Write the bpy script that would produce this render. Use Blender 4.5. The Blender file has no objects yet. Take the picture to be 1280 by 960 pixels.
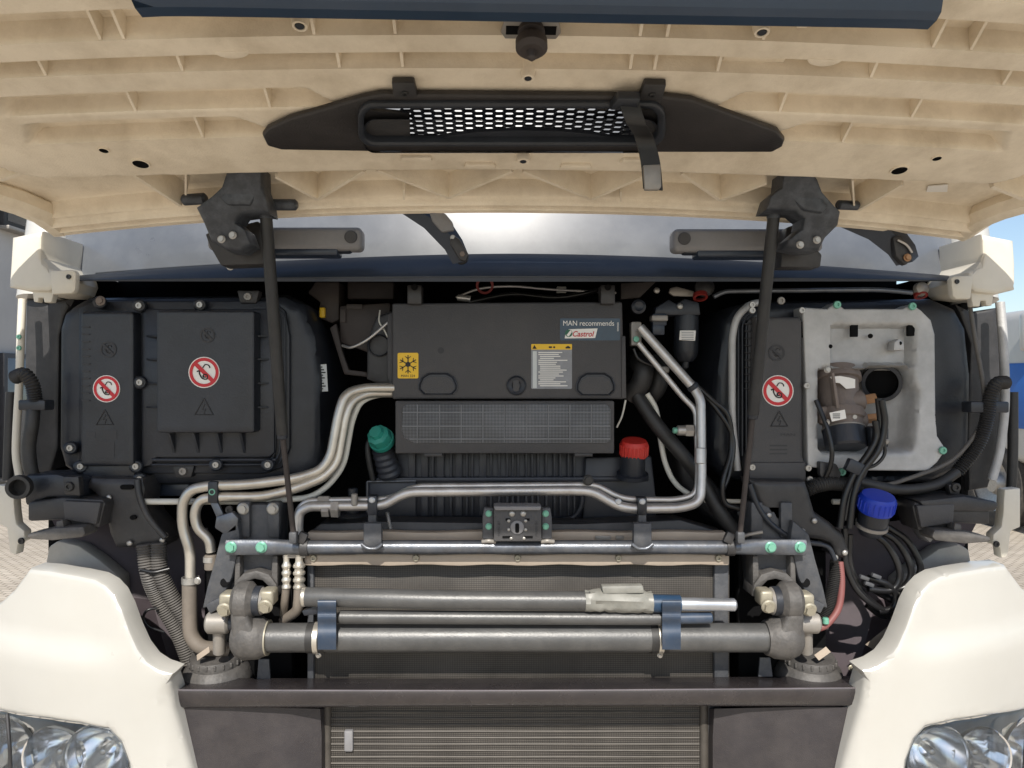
import bpy, bmesh, math, random
from mathutils import Vector, Matrix
from mathutils.geometry import delaunay_2d_cdt
random.seed(7)
R = math.radians
scene = bpy.context.scene
C = scene.collection

# ---------------------------------------------------------------- camera, light
CAM = Vector((-0.05, -1.66, 1.65)); YAW = R(1.3); F = 931.0
cd = bpy.data.cameras.new('camera'); cam = bpy.data.objects.new('camera', cd); C.objects.link(cam)
cam.location = CAM; cam.rotation_euler = (R(90), 0, -YAW)
cd.sensor_width = 36; cd.lens = F / 1280 * 36; cd.clip_start = .05; cd.clip_end = 500
scene.camera = cam
SUN_EL, SUN_AZ = R(42), R(2)
world = bpy.data.worlds.new('World'); scene.world = world; world.use_nodes = True
wn = world.node_tree.nodes; wl = world.node_tree.links
sky = wn.new('ShaderNodeTexSky'); sky.sky_type = 'NISHITA'; sky.sun_disc = False
sky.sun_elevation = SUN_EL; sky.sun_rotation = R(180) - SUN_AZ
wl.new(sky.outputs[0], wn['Background'].inputs[0]); wn['Background'].inputs[1].default_value = .12
sd = bpy.data.lights.new('sun', 'SUN'); sun = bpy.data.objects.new('sun', sd); C.objects.link(sun)
sd.energy = 4.0; sd.angle = R(.5); sd.color = (1, .95, .87)
sun.rotation_euler = (R(90) - SUN_EL, 0, -SUN_AZ); sun.location = (0, -6, 8)
vs = scene.view_settings; vs.view_transform = 'Standard'; vs.look = 'None'; vs.exposure = .42; vs.gamma = 1

# ---------------------------------------------------------------- helpers
def W(px, py, Y=0.0):
    """The point on the vertical plane at depth Y that stands at this place of the photograph."""
    dx = (px - 640) / F; dz = -(py - 480) / F
    c, s = math.cos(YAW), math.sin(YAW)
    k = (Y - CAM.y) / (c - dx * s)
    return Vector((CAM.x + k * (dx * c + s), Y, CAM.z + k * dz))
def S(npx, Y=0.0):           # a length of npx pixels at depth Y, in metres
    return npx * (Y - CAM.y) / F

MATS = {}
def mat(name, col, rough=.5, metal=0.0, var=.25, scale=9, dust=0.0, dustcol=(.36, .31, .25), bump=.0, bscale=220, coat=0.0, spec=.5, fine=0.0):
    m = bpy.data.materials.new(name); m.use_nodes = True; MATS[name] = m
    n = m.node_tree.nodes; l = m.node_tree.links; p = n['Principled BSDF']
    tc = n.new('ShaderNodeTexCoord')
    nz = n.new('ShaderNodeTexNoise'); nz.inputs['Scale'].default_value = scale; nz.inputs['Detail'].default_value = 7; nz.inputs['Roughness'].default_value = .62
    l.new(tc.outputs['Object'], nz.inputs['Vector'])
    rp = n.new('ShaderNodeValToRGB'); l.new(nz.outputs['Fac'], rp.inputs[0])
    rp.color_ramp.elements[0].position = .3; rp.color_ramp.elements[1].position = .72
    rp.color_ramp.elements[0].color = tuple(c * (1 - var) for c in col) + (1,)
    rp.color_ramp.elements[1].color = tuple(min(1, c * (1 + var)) for c in col) + (1,)
    out = rp.outputs[0]
    if dust > 0:
        nd = n.new('ShaderNodeTexNoise'); nd.inputs['Scale'].default_value = scale * 2.3; nd.inputs['Detail'].default_value = 9; nd.inputs['Roughness'].default_value = .7
        l.new(tc.outputs['Object'], nd.inputs['Vector'])
        mr = n.new('ShaderNodeMapRange'); mr.inputs[1].default_value = .42; mr.inputs[2].default_value = .75; mr.inputs[3].default_value = dust * .25; mr.inputs[4].default_value = dust
        l.new(nd.outputs['Fac'], mr.inputs[0])
        mx = n.new('ShaderNodeMix'); mx.data_type = 'RGBA'; l.new(mr.outputs[0], mx.inputs[0]); l.new(out, mx.inputs[6]); mx.inputs[7].default_value = dustcol + (1,)
        out = mx.outputs[2]
    l.new(out, p.inputs['Base Color'])
    rr_ = n.new('ShaderNodeMapRange'); rr_.inputs[3].default_value = max(.04, rough - .1); rr_.inputs[4].default_value = min(1, rough + .12)
    l.new(nz.outputs['Fac'], rr_.inputs[0]); l.new(rr_.outputs[0], p.inputs['Roughness'])
    p.inputs['Metallic'].default_value = metal; p.inputs['Coat Weight'].default_value = coat; p.inputs['Coat Roughness'].default_value = .06
    p.inputs['Specular IOR Level'].default_value = spec
    if bump > 0:
        nb = n.new('ShaderNodeTexNoise'); nb.inputs['Scale'].default_value = bscale; nb.inputs['Detail'].default_value = 4
        l.new(tc.outputs['Object'], nb.inputs['Vector'])
        b = n.new('ShaderNodeBump'); b.inputs['Strength'].default_value = bump; b.inputs['Distance'].default_value = .002
        l.new(nb.outputs['Fac'], b.inputs['Height']); l.new(b.outputs[0], p.inputs['Normal'])
    return m

mat('cream', (.90, .805, .65), .5, var=.10, scale=4, dust=.62, dustcol=(.43, .34, .225), bump=.35, bscale=320)
mat('white', (.50, .49, .455), .3, var=.04, scale=3, coat=.5, dust=.16, dustcol=(.42, .39, .33))
mat('whitep', (.66, .62, .53), .4, var=.05, dust=.12)
mat('black', (.016, .019, .026), .38, var=.45, scale=7, dust=.36, dustcol=(.046, .050, .060), bump=.25)
mat('blackdusty', (.022, .022, .024), .45, var=.4, scale=10, dust=.22, dustcol=(.15, .14, .135), bump=.2)
mat('ventblack', (.017, .015, .015), .42, var=.4, scale=7, dust=.3, dustcol=(.07, .06, .058), bump=.3, bscale=300)
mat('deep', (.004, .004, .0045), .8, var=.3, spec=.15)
mat('brownblack', (.035, .028, .026), .6, var=.3, dust=.15, dustcol=(.14, .11, .1))
mat('plum', (.085, .068, .078), .55, var=.3, dust=.25, dustcol=(.14, .12, .12))
mat('greyplastic', (.048, .048, .052), .55, var=.12, scale=5, dust=.07, bump=.45, bscale=420)
mat('navy', (.018, .027, .045), .33, var=.15, scale=6, dust=.08, dustcol=(.2, .2, .2))
mat('trimblue', (.020, .042, .080), .3, var=.15, scale=6, dust=.06, dustcol=(.2, .2, .2))
mat('archgrey', (.42, .40, .36), .5, var=.2, dust=.2)
mat('highlight_strip', (.13, .115, .12), .22, .2, var=.15, coat=.4)  # paler and glossier than the beam: its edge highlight put into the colour
mat('tank', (.030, .034, .045), .42, var=.2, scale=8, dust=.1, dustcol=(.2, .19, .18))
mat('bumper', (.026, .023, .026), .45, var=.2, scale=6, dust=.16, dustcol=(.2, .175, .16), bump=.35, bscale=500)
mat('hinge', (.020, .023, .029), .42, .1, var=.4, scale=16, dust=.55, dustcol=(.15, .165, .19), bump=.5, bscale=90)
mat('beam', (.024, .021, .023), .26, var=.2, scale=6, dust=.14, dustcol=(.18, .155, .145), bump=.2, bscale=500, coat=.3)
mat('alu', (.47, .47, .465), .55, .25, var=.22, scale=12, dust=.25, dustcol=(.24, .23, .22), bump=.3, bscale=140)
mat('steelpipe', (.62, .585, .52), .36, .75, var=.16, scale=14, dust=.3, dustcol=(.36, .31, .25))
mat('silver', (.58, .57, .56), .40, .75, var=.22, scale=18, dust=.32, dustcol=(.36, .32, .28), bump=.15, bscale=90)
mat('chromeblue', (.50, .53, .58), .3, .8, var=.2, scale=16, dust=.15)
mat('tubepaint', (.10, .115, .14), .3, .55, var=.35, scale=18, dust=.3, dustcol=(.32, .29, .26), bump=.15)
mat('bracket', (.045, .05, .06), .5, .1, var=.3, scale=13, dust=.38, dustcol=(.2, .19, .18), bump=.3)
mat('casting', (.06, .057, .055), .55, .1, var=.35, scale=16, dust=.45, dustcol=(.2, .185, .17), bump=.6, bscale=120)
mat('torsion', (.075, .076, .077), .4, .3, var=.15, scale=9, dust=.3, dustcol=(.22, .215, .205), bump=.2)
mat('beige', (.42, .35, .28), .55, .15, var=.15, scale=9, dust=.3, dustcol=(.3, .25, .2))
mat('cadmium', (.34, .315, .245), .45, .35, var=.2, scale=25, dust=.3)
mat('greysteel', (.27, .255, .235), .45, .3, var=.2, scale=20, dust=.3)
mat('zincgreen', (.16, .43, .32), .4, .25, var=.1, scale=30, dust=.15)
mat('darkred', (.20, .02, .016), .5)
mat('bolt', (.42, .41, .39), .4, .7, var=.2, scale=40, dust=.2)
mat('blackbolt', (.02, .02, .021), .4, var=.2)
mat('rubber', (.014, .014, .015), .5, var=.3, dust=.12, dustcol=(.2, .19, .17))
mat('cable', (.012, .012, .013), .3, var=.2)
mat('greyhose', (.075, .07, .066), .6, var=.2, dust=.3, dustcol=(.25, .23, .2))
mat('brownhose', (.17, .145, .12), .6, var=.2, dust=.3, dustcol=(.28, .24, .2))
mat('whitecable', (.62, .61, .55), .45, var=.1)
mat('motor', (.19, .155, .135), .6, .1, var=.25, scale=22, dust=.3, dustcol=(.2, .16, .14), bump=.4, bscale=160)
mat('copper', (.38, .22, .12), .45, .6, var=.2)
mat('teal', (.01, .24, .19), .45, var=.1, dust=.1)
mat('red', (.50, .018, .012), .45, var=.12, dust=.12)
mat('blue', (.006, .035, .42), .38, var=.06)
mat('bluestrap', (.020, .042, .080), .35, var=.15, scale=14, dust=.12)
mat('redhose', (.20, .07, .065), .55, var=.15)
mat('bluetape', (.018, .045, .09), .35, var=.2)
mat('tape', (.22, .22, .20), .42, var=.2, scale=20, dust=.3, dustcol=(.28, .26, .22), bump=.5, bscale=60)
mat('stick_white', (.82, .80, .76), .5, var=.03, scale=30)
mat('stick_red', (.55, .02, .03), .5, var=.05)
mat('stick_yellow', (.80, .50, .02), .45, var=.04, scale=30)
mat('stick_navy', (.035, .065, .10), .35, var=.2, scale=20)
mat('stick_grey', (.25, .26, .28), .5, var=.15, scale=40)
mat('ink', (.012, .012, .014), .6, var=.1)
mat('inkgreen', (.02, .12, .07), .5, var=.1)
mat('emboss', (.034, .034, .037), .6, var=.2)
mat('handle', (.19, .19, .20), .5, var=.12, scale=12, dust=.15, bump=.3, bscale=400)
mat('label_paper', (.55, .58, .58), .6, var=.1)
mat('cobble_dust', (.4, .35, .29), .9)
mat('reflector', (.93, .94, .95), .14, .85, var=.03)
mat('housing', (.60, .62, .63), .3, .5, var=.1)
mat('tyre', (.02, .02, .02), .8, var=.2, dust=.2)
mat('truckblue', (.02, .12, .42), .35, var=.05)
mat('render_wall', (.40, .39, .38), .85, var=.06, scale=2)
mat('frame_dark', (.03, .03, .033), .5)
# glass of windscreen and panes: dark, mirror-like, with a film of dust
m = mat('windscreen', (.10, .11, .125), .3, 0, var=.2, scale=4, coat=.3, dust=.25, dustcol=(.28, .28, .28))
mat('pane', (.05, .06, .07), .06, 0, var=.1, coat=1.0)
# clear lens
m = bpy.data.materials.new('lens'); m.use_nodes = True; MATS['lens'] = m
n = m.node_tree.nodes; l = m.node_tree.links
g = n.new('ShaderNodeBsdfGlossy'); g.inputs['Roughness'].default_value = .03
t = n.new('ShaderNodeBsdfTransparent'); t.inputs[0].default_value = (.9, .93, .95, 1)
fr = n.new('ShaderNodeFresnel'); fr.inputs[0].default_value = 1.5
mx = n.new('ShaderNodeMixShader'); l.new(fr.outputs[0], mx.inputs[0]); l.new(t.outputs[0], mx.inputs[1]); l.new(g.outputs[0], mx.inputs[2])
l.new(mx.outputs[0], n['Material Output'].inputs[0])
# radiator: fine vertical fins between the tubes
def fins(name, col, sx, sz, dark=.25):
    m = mat(name, col, .6, .3, var=.4, scale=5, dust=.3, dustcol=(.20, .18, .155))
    n = m.node_tree.nodes; l = m.node_tree.links; p = n['Principled BSDF']
    tc = [q for q in n if q.type == 'TEX_COORD'][0]
    src = p.inputs['Base Color'].links[0].from_socket
    acc = src; hs = []
    for ax, f in ((0, sx), (2, sz)):
        sp = n.new('ShaderNodeSeparateXYZ'); l.new(tc.outputs['Object'], sp.inputs[0])
        mu = n.new('ShaderNodeMath'); mu.operation = 'MULTIPLY'; mu.inputs[1].default_value = f; l.new(sp.outputs[ax], mu.inputs[0])
        si = n.new('ShaderNodeMath'); si.operation = 'SINE'; l.new(mu.outputs[0], si.inputs[0])
        mr = n.new('ShaderNodeMapRange'); mr.inputs[1].default_value = -1; mr.inputs[2].default_value = 1; mr.inputs[3].default_value = dark; mr.inputs[4].default_value = 1
        l.new(si.outputs[0], mr.inputs[0])
        mm = n.new('ShaderNodeMix'); mm.data_type = 'RGBA'; mm.blend_type = 'MULTIPLY'; mm.inputs[0].default_value = 1
        l.new(acc, mm.inputs[6]); l.new(mr.outputs[0], mm.inputs[7]); acc = mm.outputs[2]; hs.append(mr.outputs[0])
    l.new(acc, p.inputs['Base Color'])
mat('condtube', (.068, .060, .052), .55, .2, var=.35, scale=9, dust=.25, dustcol=(.2, .18, .15))
fins('finmesh', (.125, .112, .098), 2 * math.pi / .0042, 2 * math.pi / .0045, .3)
fins('finfine', (.125, .113, .10), 2 * math.pi / .0040, 2 * math.pi / .0046, .5)
mat('gauzebar', (.15, .155, .165), .5)
fins('gauze', (.30, .315, .34), 2 * math.pi / .0034, 2 * math.pi / .0034, .25)
# cobbles
def cobble():
    m = bpy.data.materials.new('cobbles'); m.use_nodes = True; MATS['cobbles'] = m
    n = m.node_tree.nodes; l = m.node_tree.links; p = n['Principled BSDF']; p.inputs['Roughness'].default_value = .9
    tc = n.new('ShaderNodeTexCoord'); br = n.new('ShaderNodeTexBrick'); br.inputs['Scale'].default_value = 5
    br.inputs['Color1'].default_value = (.53, .46, .37, 1); br.inputs['Color2'].default_value = (.45, .385, .30, 1); br.inputs['Mortar'].default_value = (.2, .17, .13, 1)
    br.inputs['Mortar Size'].default_value = .025
    l.new(tc.outputs['Object'], br.inputs['Vector'])
    nz = n.new('ShaderNodeTexNoise'); nz.inputs['Scale'].default_value = 1.5; nz.inputs['Detail'].default_value = 8; l.new(tc.outputs['Object'], nz.inputs['Vector'])
    mx = n.new('ShaderNodeMix'); mx.data_type = 'RGBA'; mx.blend_type = 'OVERLAY'; mx.inputs[0].default_value = .45
    l.new(br.outputs[0], mx.inputs[6]); l.new(nz.outputs['Fac'], mx.inputs[7]); l.new(mx.outputs[2], p.inputs['Base Color'])
    b = n.new('ShaderNodeBump'); b.inputs['Distance'].default_value = .02; b.inputs['Strength'].default_value = .6; b.invert = True
    l.new(br.outputs['Fac'], b.inputs['Height']); l.new(b.outputs[0], p.inputs['Normal'])
cobble()

def obj(name, bm, m, parent=None, label=None, ang=32, kind=None, normals=True):
    if normals: bmesh.ops.recalc_face_normals(bm, faces=bm.faces)
    me = bpy.data.meshes.new(name); bm.to_mesh(me); bm.free()
    for p in me.polygons: p.use_smooth = True
    me.set_sharp_from_angle(angle=R(ang))
    me.materials.append(MATS[m])
    o = bpy.data.objects.new(name, me); C.objects.link(o)
    if parent is not None: o.parent = parent
    if label: o['label'] = label
    if kind: o['kind'] = kind
    return o
def empty(name, loc=(0, 0, 0)):
    o = bpy.data.objects.new(name, None); C.objects.link(o); o.location = loc; return o
NB = bmesh.new
def bev(bm, w, seg=2, ang=30, faces=None):
    if w <= 0: return bm
    es = [e for e in bm.edges if len(e.link_faces) == 2 and e.calc_face_angle(0) > R(ang)]
    bmesh.ops.bevel(bm, geom=es, offset=w, segments=seg, profile=.5, affect='EDGES', clamp_overlap=True)
    return bm
def add_box(bm, c, s, rot=None):
    M = Matrix.Translation(Vector(c)) @ (rot.to_4x4() if rot else Matrix()) @ Matrix.Diagonal(Vector((s[0], s[1], s[2], 1)))
    bmesh.ops.create_cube(bm, size=1, matrix=M); return bm
def box(x0, y0, x1, y1, Y, depth, b=.004, seg=2):
    """A box whose front face fills this rectangle at depth Y."""
    a = W(x0, y0, Y); d = W(x1, y1, Y); bm = NB()
    add_box(bm, ((a.x + d.x) / 2, Y + depth / 2, (a.z + d.z) / 2), (abs(d.x - a.x), depth, abs(a.z - d.z)))
    return bev(bm, b, seg)
def rrect(x0, y0, x1, y1, r, n=5):
    pts = []
    for cx, cy, a0 in ((x1 - r, y0 + r, -90), (x1 - r, y1 - r, 0), (x0 + r, y1 - r, 90), (x0 + r, y0 + r, 180)):
        for i in range(n + 1):
            a = R(a0 + 90 * i / n); pts.append((cx + r * math.cos(a), cy + r * math.sin(a)))
    return pts
def ell(cx, cy, rx, ry=None, n=28):
    ry = ry or rx
    return [(cx + rx * math.cos(2 * math.pi * i / n), cy + ry * math.sin(2 * math.pi * i / n)) for i in range(n)]
def prism_w(pts, dvec, b=0, seg=2, bm=None):
    own = bm is None
    bm = bm or NB()
    a = [bm.verts.new(p) for p in pts]; c = [bm.verts.new(Vector(p) + Vector(dvec)) for p in pts]
    k = len(pts)
    bm.faces.new(a); bm.faces.new(c[::-1])
    for i in range(k): bm.faces.new((a[i], c[i], c[(i + 1) % k], a[(i + 1) % k]))
    if own: bmesh.ops.recalc_face_normals(bm, faces=bm.faces); bev(bm, b, seg, 25 if len(pts) < 12 else 50)
    return bm
def plate(pts, Y, depth, b=.003, seg=2):
    """An outline of the photograph as a solid plate with its face at depth Y."""
    return prism_w([W(x, y, Y) for x, y in pts], (0, depth, 0), b, seg)
def fillet(pts, r, n=6):
    P = [Vector(p) for p in pts]; out = [P[0]]
    for i in range(1, len(P) - 1):
        a, b, c = P[i - 1], P[i], P[i + 1]
        d = min(r, (a - b).length * .48, (c - b).length * .48)
        p0 = b + (a - b).normalized() * d; p1 = b + (c - b).normalized() * d
        for j in range(n + 1):
            t = j / n; out.append(p0 * (1 - t) ** 2 + b * 2 * t * (1 - t) + p1 * t * t)
    out.append(P[-1]); return out
def spline(pts, n=8):
    P = [Vector(p) for p in pts]; P = [P[0] * 2 - P[1]] + P + [P[-1] * 2 - P[-2]]; out = []
    for i in range(1, len(P) - 2):
        a, b, c, d = P[i - 1:i + 3]
        for j in range(n):
            t = j / n
            out.append(.5 * ((2 * b) + (c - a) * t + (2 * a - 5 * b + 4 * c - d) * t * t + (3 * b - a - 3 * c + d) * t ** 3))
    out.append(P[-2]); return out
def resample(P, step):
    out = [P[0]]; acc = 0
    for a, b in zip(P, P[1:]):
        L = (b - a).length; s = step - acc
        while s <= L:
            out.append(a.lerp(b, s / L)); s += step
        acc = (acc + L) % step if L else acc
    return out
def add_tube(bm, P, r, seg=12, caps=True):
    """Sweep a round section along world points; r a number or a function of the index."""
    P = [Vector(p) for p in P]; Q = [P[0]]
    for p in P[1:]:
        if (p - Q[-1]).length > 1e-5: Q.append(p)
    P = Q; rings = []; up = None
    for i, p in enumerate(P):
        t = (P[min(i + 1, len(P) - 1)] - P[max(i - 1, 0)]).normalized()
        if up is None:
            up = t.cross(Vector((0, 0, 1)));
            if up.length < .1: up = t.cross(Vector((1, 0, 0)))
        up = (up - t * up.dot(t)).normalized(); v = t.cross(up)
        rad = r(i) if callable(r) else r
        rings.append([bm.verts.new(p + (up * math.cos(2 * math.pi * k / seg) + v * math.sin(2 * math.pi * k / seg)) * rad) for k in range(seg)])
    for a, b in zip(rings, rings[1:]):
        for k in range(seg): bm.faces.new((a[k], a[(k + 1) % seg], b[(k + 1) % seg], b[k]))
    if caps: bm.faces.new(rings[0][::-1]); bm.faces.new(rings[-1])
    return bm
def pipe(pts, rpx, bend=.04, seg=14, smooth=False):
    """A tube through (px, py, Y) points; its radius in pixels at the first point."""
    P = [W(*p) for p in pts]; r = S(rpx, pts[0][2])
    P = spline(P, 8) if smooth else fillet(P, bend)
    return add_tube(NB(), P, r, seg)
def hose(pts, rpx, pitch=.006, amp=.10, seg=14):
    P = resample(spline([W(*p) for p in pts], 24), pitch / 2); r = S(rpx, pts[0][2])
    return add_tube(NB(), P, lambda i: r * (1 + (amp if i % 2 else -amp)), seg)
def add_lathe(bm, prof, o, ax, seg=24, cap=True):
    """prof: (distance along axis, radius)."""
    o = Vector(o); ax = Vector(ax).normalized()
    u = ax.cross(Vector((0, 0, 1))); u = (u if u.length > .1 else ax.cross(Vector((1, 0, 0)))).normalized(); v = ax.cross(u)
    rings = []
    for h, r in prof:
        c = o + ax * h
        if r < 1e-6: rings.append([bm.verts.new(c)])
        else: rings.append([bm.verts.new(c + (u * math.cos(2 * math.pi * k / seg) + v * math.sin(2 * math.pi * k / seg)) * r) for k in range(seg)])
    for a, b in zip(rings, rings[1:]):
        for k in range(seg):
            k2 = (k + 1) % seg
            if len(a) == 1 and len(b) == 1: continue
            if len(a) == 1: bm.faces.new((a[0], b[k2], b[k]))
            elif len(b) == 1: bm.faces.new((a[k], a[k2], b[0]))
            else: bm.faces.new((a[k], a[k2], b[k2], b[k]))
    if cap and len(rings[0]) > 2 and len(rings[-1]) > 2:
        if min(r for h, r in prof) > .45 * max(r for h, r in prof) and len(prof) > 2:      # a ring: join its two ends
            for k in range(seg): bm.faces.new((rings[-1][k], rings[-1][(k + 1) % seg], rings[0][(k + 1) % seg], rings[0][k]))
        else:
            bm.faces.new(rings[0]); bm.faces.new(rings[-1])
    elif cap:
        for r_ in (rings[0], rings[-1]):
            if len(r_) > 2: bm.faces.new(r_)
    return bm
def lathe(prof, o, ax, seg=24, cap=True): return add_lathe(NB(), prof, o, ax, seg, cap)
def cyl(p0, p1, r, b=.002, seg=24):
    p0, p1 = Vector(p0), Vector(p1); L = (p1 - p0).length; b = min(b, r * .4, L * .4)
    return lathe([(0, 0), (0, r - b), (b, r), (L - b, r), (L, r - b), (L, 0)], p0, p1 - p0, seg)
def shell(outline, Yf, roll=.02, depth=.03, grid=.02, px=True, holes=()):
    """A moulded panel: the outline, a depth for each of its points, edges rolled back, sides going back by depth."""
    def solve(x, y):
        Y = 0
        for _ in range(6): p = W(x, y, Y); Y = Yf(p.x, p.z)
        return W(x, y, Y)
    out = [solve(x, y) if px else Vector((x, 0, y)) for x, y in outline]
    o2 = [Vector((p.x, p.z)) for p in out]
    # densify
    dn = []
    for i, a in enumerate(o2):
        b = o2[(i + 1) % len(o2)]; k = max(1, int((b - a).length / (grid * .7)))
        for j in range(k): dn.append(a.lerp(b, j / k))
    o2 = dn; k = len(o2)
    xs = [p.x for p in o2]; zs = [p.y for p in o2]
    def inside(p):
        r = False; j = k - 1
        for i in range(k):
            a, b = o2[i], o2[j]
            if (a.y > p.y) != (b.y > p.y) and p.x < (b.x - a.x) * (p.y - a.y) / (b.y - a.y) + a.x: r = not r
            j = i
        return r
    def dist(p):
        best = 9
        for i in range(k):
            a, b = o2[i], o2[(i + 1) % k]; d = b - a; L = d.length_squared
            t = max(0, min(1, (p - a).dot(d) / L)) if L else 0
            best = min(best, (p - (a + d * t)).length)
        return best
    pts = list(o2)
    nx = int((max(xs) - min(xs)) / grid) + 1; nz = int((max(zs) - min(zs)) / grid) + 1
    for i in range(nx + 1):
        for j in range(nz + 1):
            p = Vector((min(xs) + i * grid + random.uniform(-.1, .1) * grid, min(zs) + j * grid + random.uniform(-.1, .1) * grid))
            if inside(p) and dist(p) > grid * .35: pts.append(p)
    if roll > 0:       # rings of points inside the rolled edge keep it crisp
        for f in (.25, .6, 1.0):
            for i in range(k):
                t = (o2[(i + 1) % k] - o2[i - 1]).normalized(); nrm = Vector((-t.y, t.x))
                for s in (1, -1):
                    q = o2[i] + nrm * s * roll * f
                    if inside(q) and abs(dist(q) - roll * f) < roll * .12: pts.append(q)
    r = delaunay_2d_cdt(pts, [(i, (i + 1) % k) for i in range(k)], [], 1, 1e-5)
    bm = NB(); vv = []
    for p in r[0]:
        Y = Yf(p.x, p.y)
        if roll > 0:
            d = dist(p); q = max(0, 1 - d / roll); Y += roll * (1 - math.sqrt(max(0, 1 - q * q)))
        vv.append(bm.verts.new((p.x, Y, p.y)))
    for f in r[2]:
        try: bm.faces.new([vv[i] for i in f])
        except ValueError: pass
    bmesh.ops.recalc_face_normals(bm, faces=bm.faces)
    be = [e for e in bm.edges if len(e.link_faces) == 1]
    if depth > 0:
        ex = bmesh.ops.extrude_edge_only(bm, edges=be)
        nv = [g for g in ex['geom'] if isinstance(g, bmesh.types.BMVert)]
        bmesh.ops.translate(bm, verts=nv, vec=(0, depth, 0))
    return bm
def loft(rows, close=False):
    bm = NB(); V = [[bm.verts.new(p) for p in r] for r in rows]
    for a, b in zip(V, V[1:]):
        for i in range(len(a) - 1): bm.faces.new((a[i], a[i + 1], b[i + 1], b[i]))
    return bm
def solid(bm, t):
    bmesh.ops.recalc_face_normals(bm, faces=bm.faces)
    bmesh.ops.solidify(bm, geom=bm.faces[:], thickness=t); return bm
BOLT = {}
def bolt(px, py, Y, rpx, m='bolt', parent=None, style='hex', direction=None, at=None, name='bolt'):
    """A screw head of rpx pixels; its mesh is shared by all of its kind."""
    key = (m, style)
    if key not in BOLT:
        bm = NB()
        if style == 'hex':
            add_lathe(bm, [(0, 1), (.18, 1), (.32, .8), (.32, 0)], (0, 0, 0), (0, -1, 0), 18)
            h = [Vector((.68 * math.cos(R(60 * i + 20)), -.3, .68 * math.sin(R(60 * i + 20)))) for i in range(6)]
            prism_w(h, (0, -.45, 0), bm=bm)
        elif style == 'torx':
            add_lathe(bm, [(0, 1), (.35, 1), (.55, .86), (.55, .42), (.25, .38), (.25, 0)], (0, 0, 0), (0, -1, 0), 18)
        else:
            add_lathe(bm, [(0, 1), (.25, .96), (.5, .72), (.62, .3), (.62, 0)], (0, 0, 0), (0, -1, 0), 16)
        bmesh.ops.recalc_face_normals(bm, faces=bm.faces)
        me = bpy.data.meshes.new('bolt_' + m + style); bm.to_mesh(me); bm.free()
        for p in me.polygons: p.use_smooth = True
        me.set_sharp_from_angle(angle=R(35)); me.materials.append(MATS[m]); BOLT[key] = me
    o = bpy.data.objects.new(name, BOLT[key]); C.objects.link(o)
    r = S(rpx, Y); o.location = at if at is not None else W(px, py, Y); o.scale = (r, r, r)
    if direction is not None: o.rotation_euler = Vector((0, -1, 0)).rotation_difference(Vector(direction)).to_euler()
    else: o.rotation_euler = (0, random.uniform(0, 1), 0)
    o.parent = parent; return o
def text(body, px, py, Y, hpx, m, parent, wpx=None, name='lettering', extrude=.0004, shear=0, rot=0, bold=.0):
    """Flat print: letters hpx tall whose left base corner stands at (px, py); squeezed to wpx wide."""
    cu = bpy.data.curves.new(name, 'FONT'); cu.body = body; cu.size = 1; cu.extrude = .01; cu.shear = shear; cu.offset = bold
    o = bpy.data.objects.new(name, cu); C.objects.link(o); bpy.context.view_layer.update()
    me = bpy.data.meshes.new_from_object(o.evaluated_get(bpy.context.evaluated_depsgraph_get()))
    bpy.data.objects.remove(o)
    xs = [v.co.x for v in me.vertices]; x0, x1 = min(xs), max(xs)
    h = S(hpx, Y) / .69; sx = S(wpx, Y) / (x1 - x0) if wpx else h
    p = W(px, py, Y); ca, sa = math.cos(R(rot)), math.sin(R(rot))
    for v in me.vertices:
        a, b = (v.co.x - x0) * sx, v.co.y * h
        v.co = (p.x + a * ca - b * sa, p.y - v.co.z * extrude * 50, p.z + a * sa + b * ca)
    me.materials.append(MATS[m]); o = bpy.data.objects.new(name, me); C.objects.link(o); o.parent = parent; return o
def lines(rects, Y, m, parent, name='print', t=.0004):
    bm = NB()
    for r in rects:
        a, d = W(r[0], r[1], Y), W(r[2], r[3], Y); add_box(bm, ((a.x + d.x) / 2, Y, (a.z + d.z) / 2), (abs(d.x - a.x), t, abs(a.z - d.z)))
    return obj(name, bm, m, parent, kind='stuff' if len(rects) > 4 else None)

# ---------------------------------------------------------------- ground
bm = NB(); bmesh.ops.create_grid(bm, x_segments=2, y_segments=2, size=300)
g = obj('ground', bm, 'cobbles'); g['kind'] = 'structure'

# ================================================================ the truck
TRUCK = empty('truck', (0, 0, 0)); TRUCK['label'] = 'white truck seen from the front with its service hatch raised'; TRUCK['category'] = 'truck'
def P(name, bm, m, label=None, **k): return obj(name, bm, m, TRUCK, label, **k)

# ---- firewall and dark hollow behind everything
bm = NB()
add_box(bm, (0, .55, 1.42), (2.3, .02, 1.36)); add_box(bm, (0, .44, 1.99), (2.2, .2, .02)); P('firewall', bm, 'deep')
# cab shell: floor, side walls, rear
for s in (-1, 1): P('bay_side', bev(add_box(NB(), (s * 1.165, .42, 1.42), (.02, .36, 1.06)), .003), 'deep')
cab = P('cab_body', bev(add_box(add_box(add_box(NB(), (-1.16, 1.45, 2.25), (.06, 1.7, 1.9)), (1.16, 1.45, 2.25), (.06, 1.7, 1.9)), (0, 1.35, 3.18), (2.38, 1.9, .06)), .02), 'white', 'white cab walls and roof behind the windscreen')
P('cab_rear_wall', bev(add_box(NB(), (0, 2.27, 2.2), (2.26, .05, 1.9)), .01), 'white')
P('dashboard', bev(add_box(NB(), (0, .6, 2.08), (2.1, .6, .12)), .03), 'blackdusty')

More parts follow.
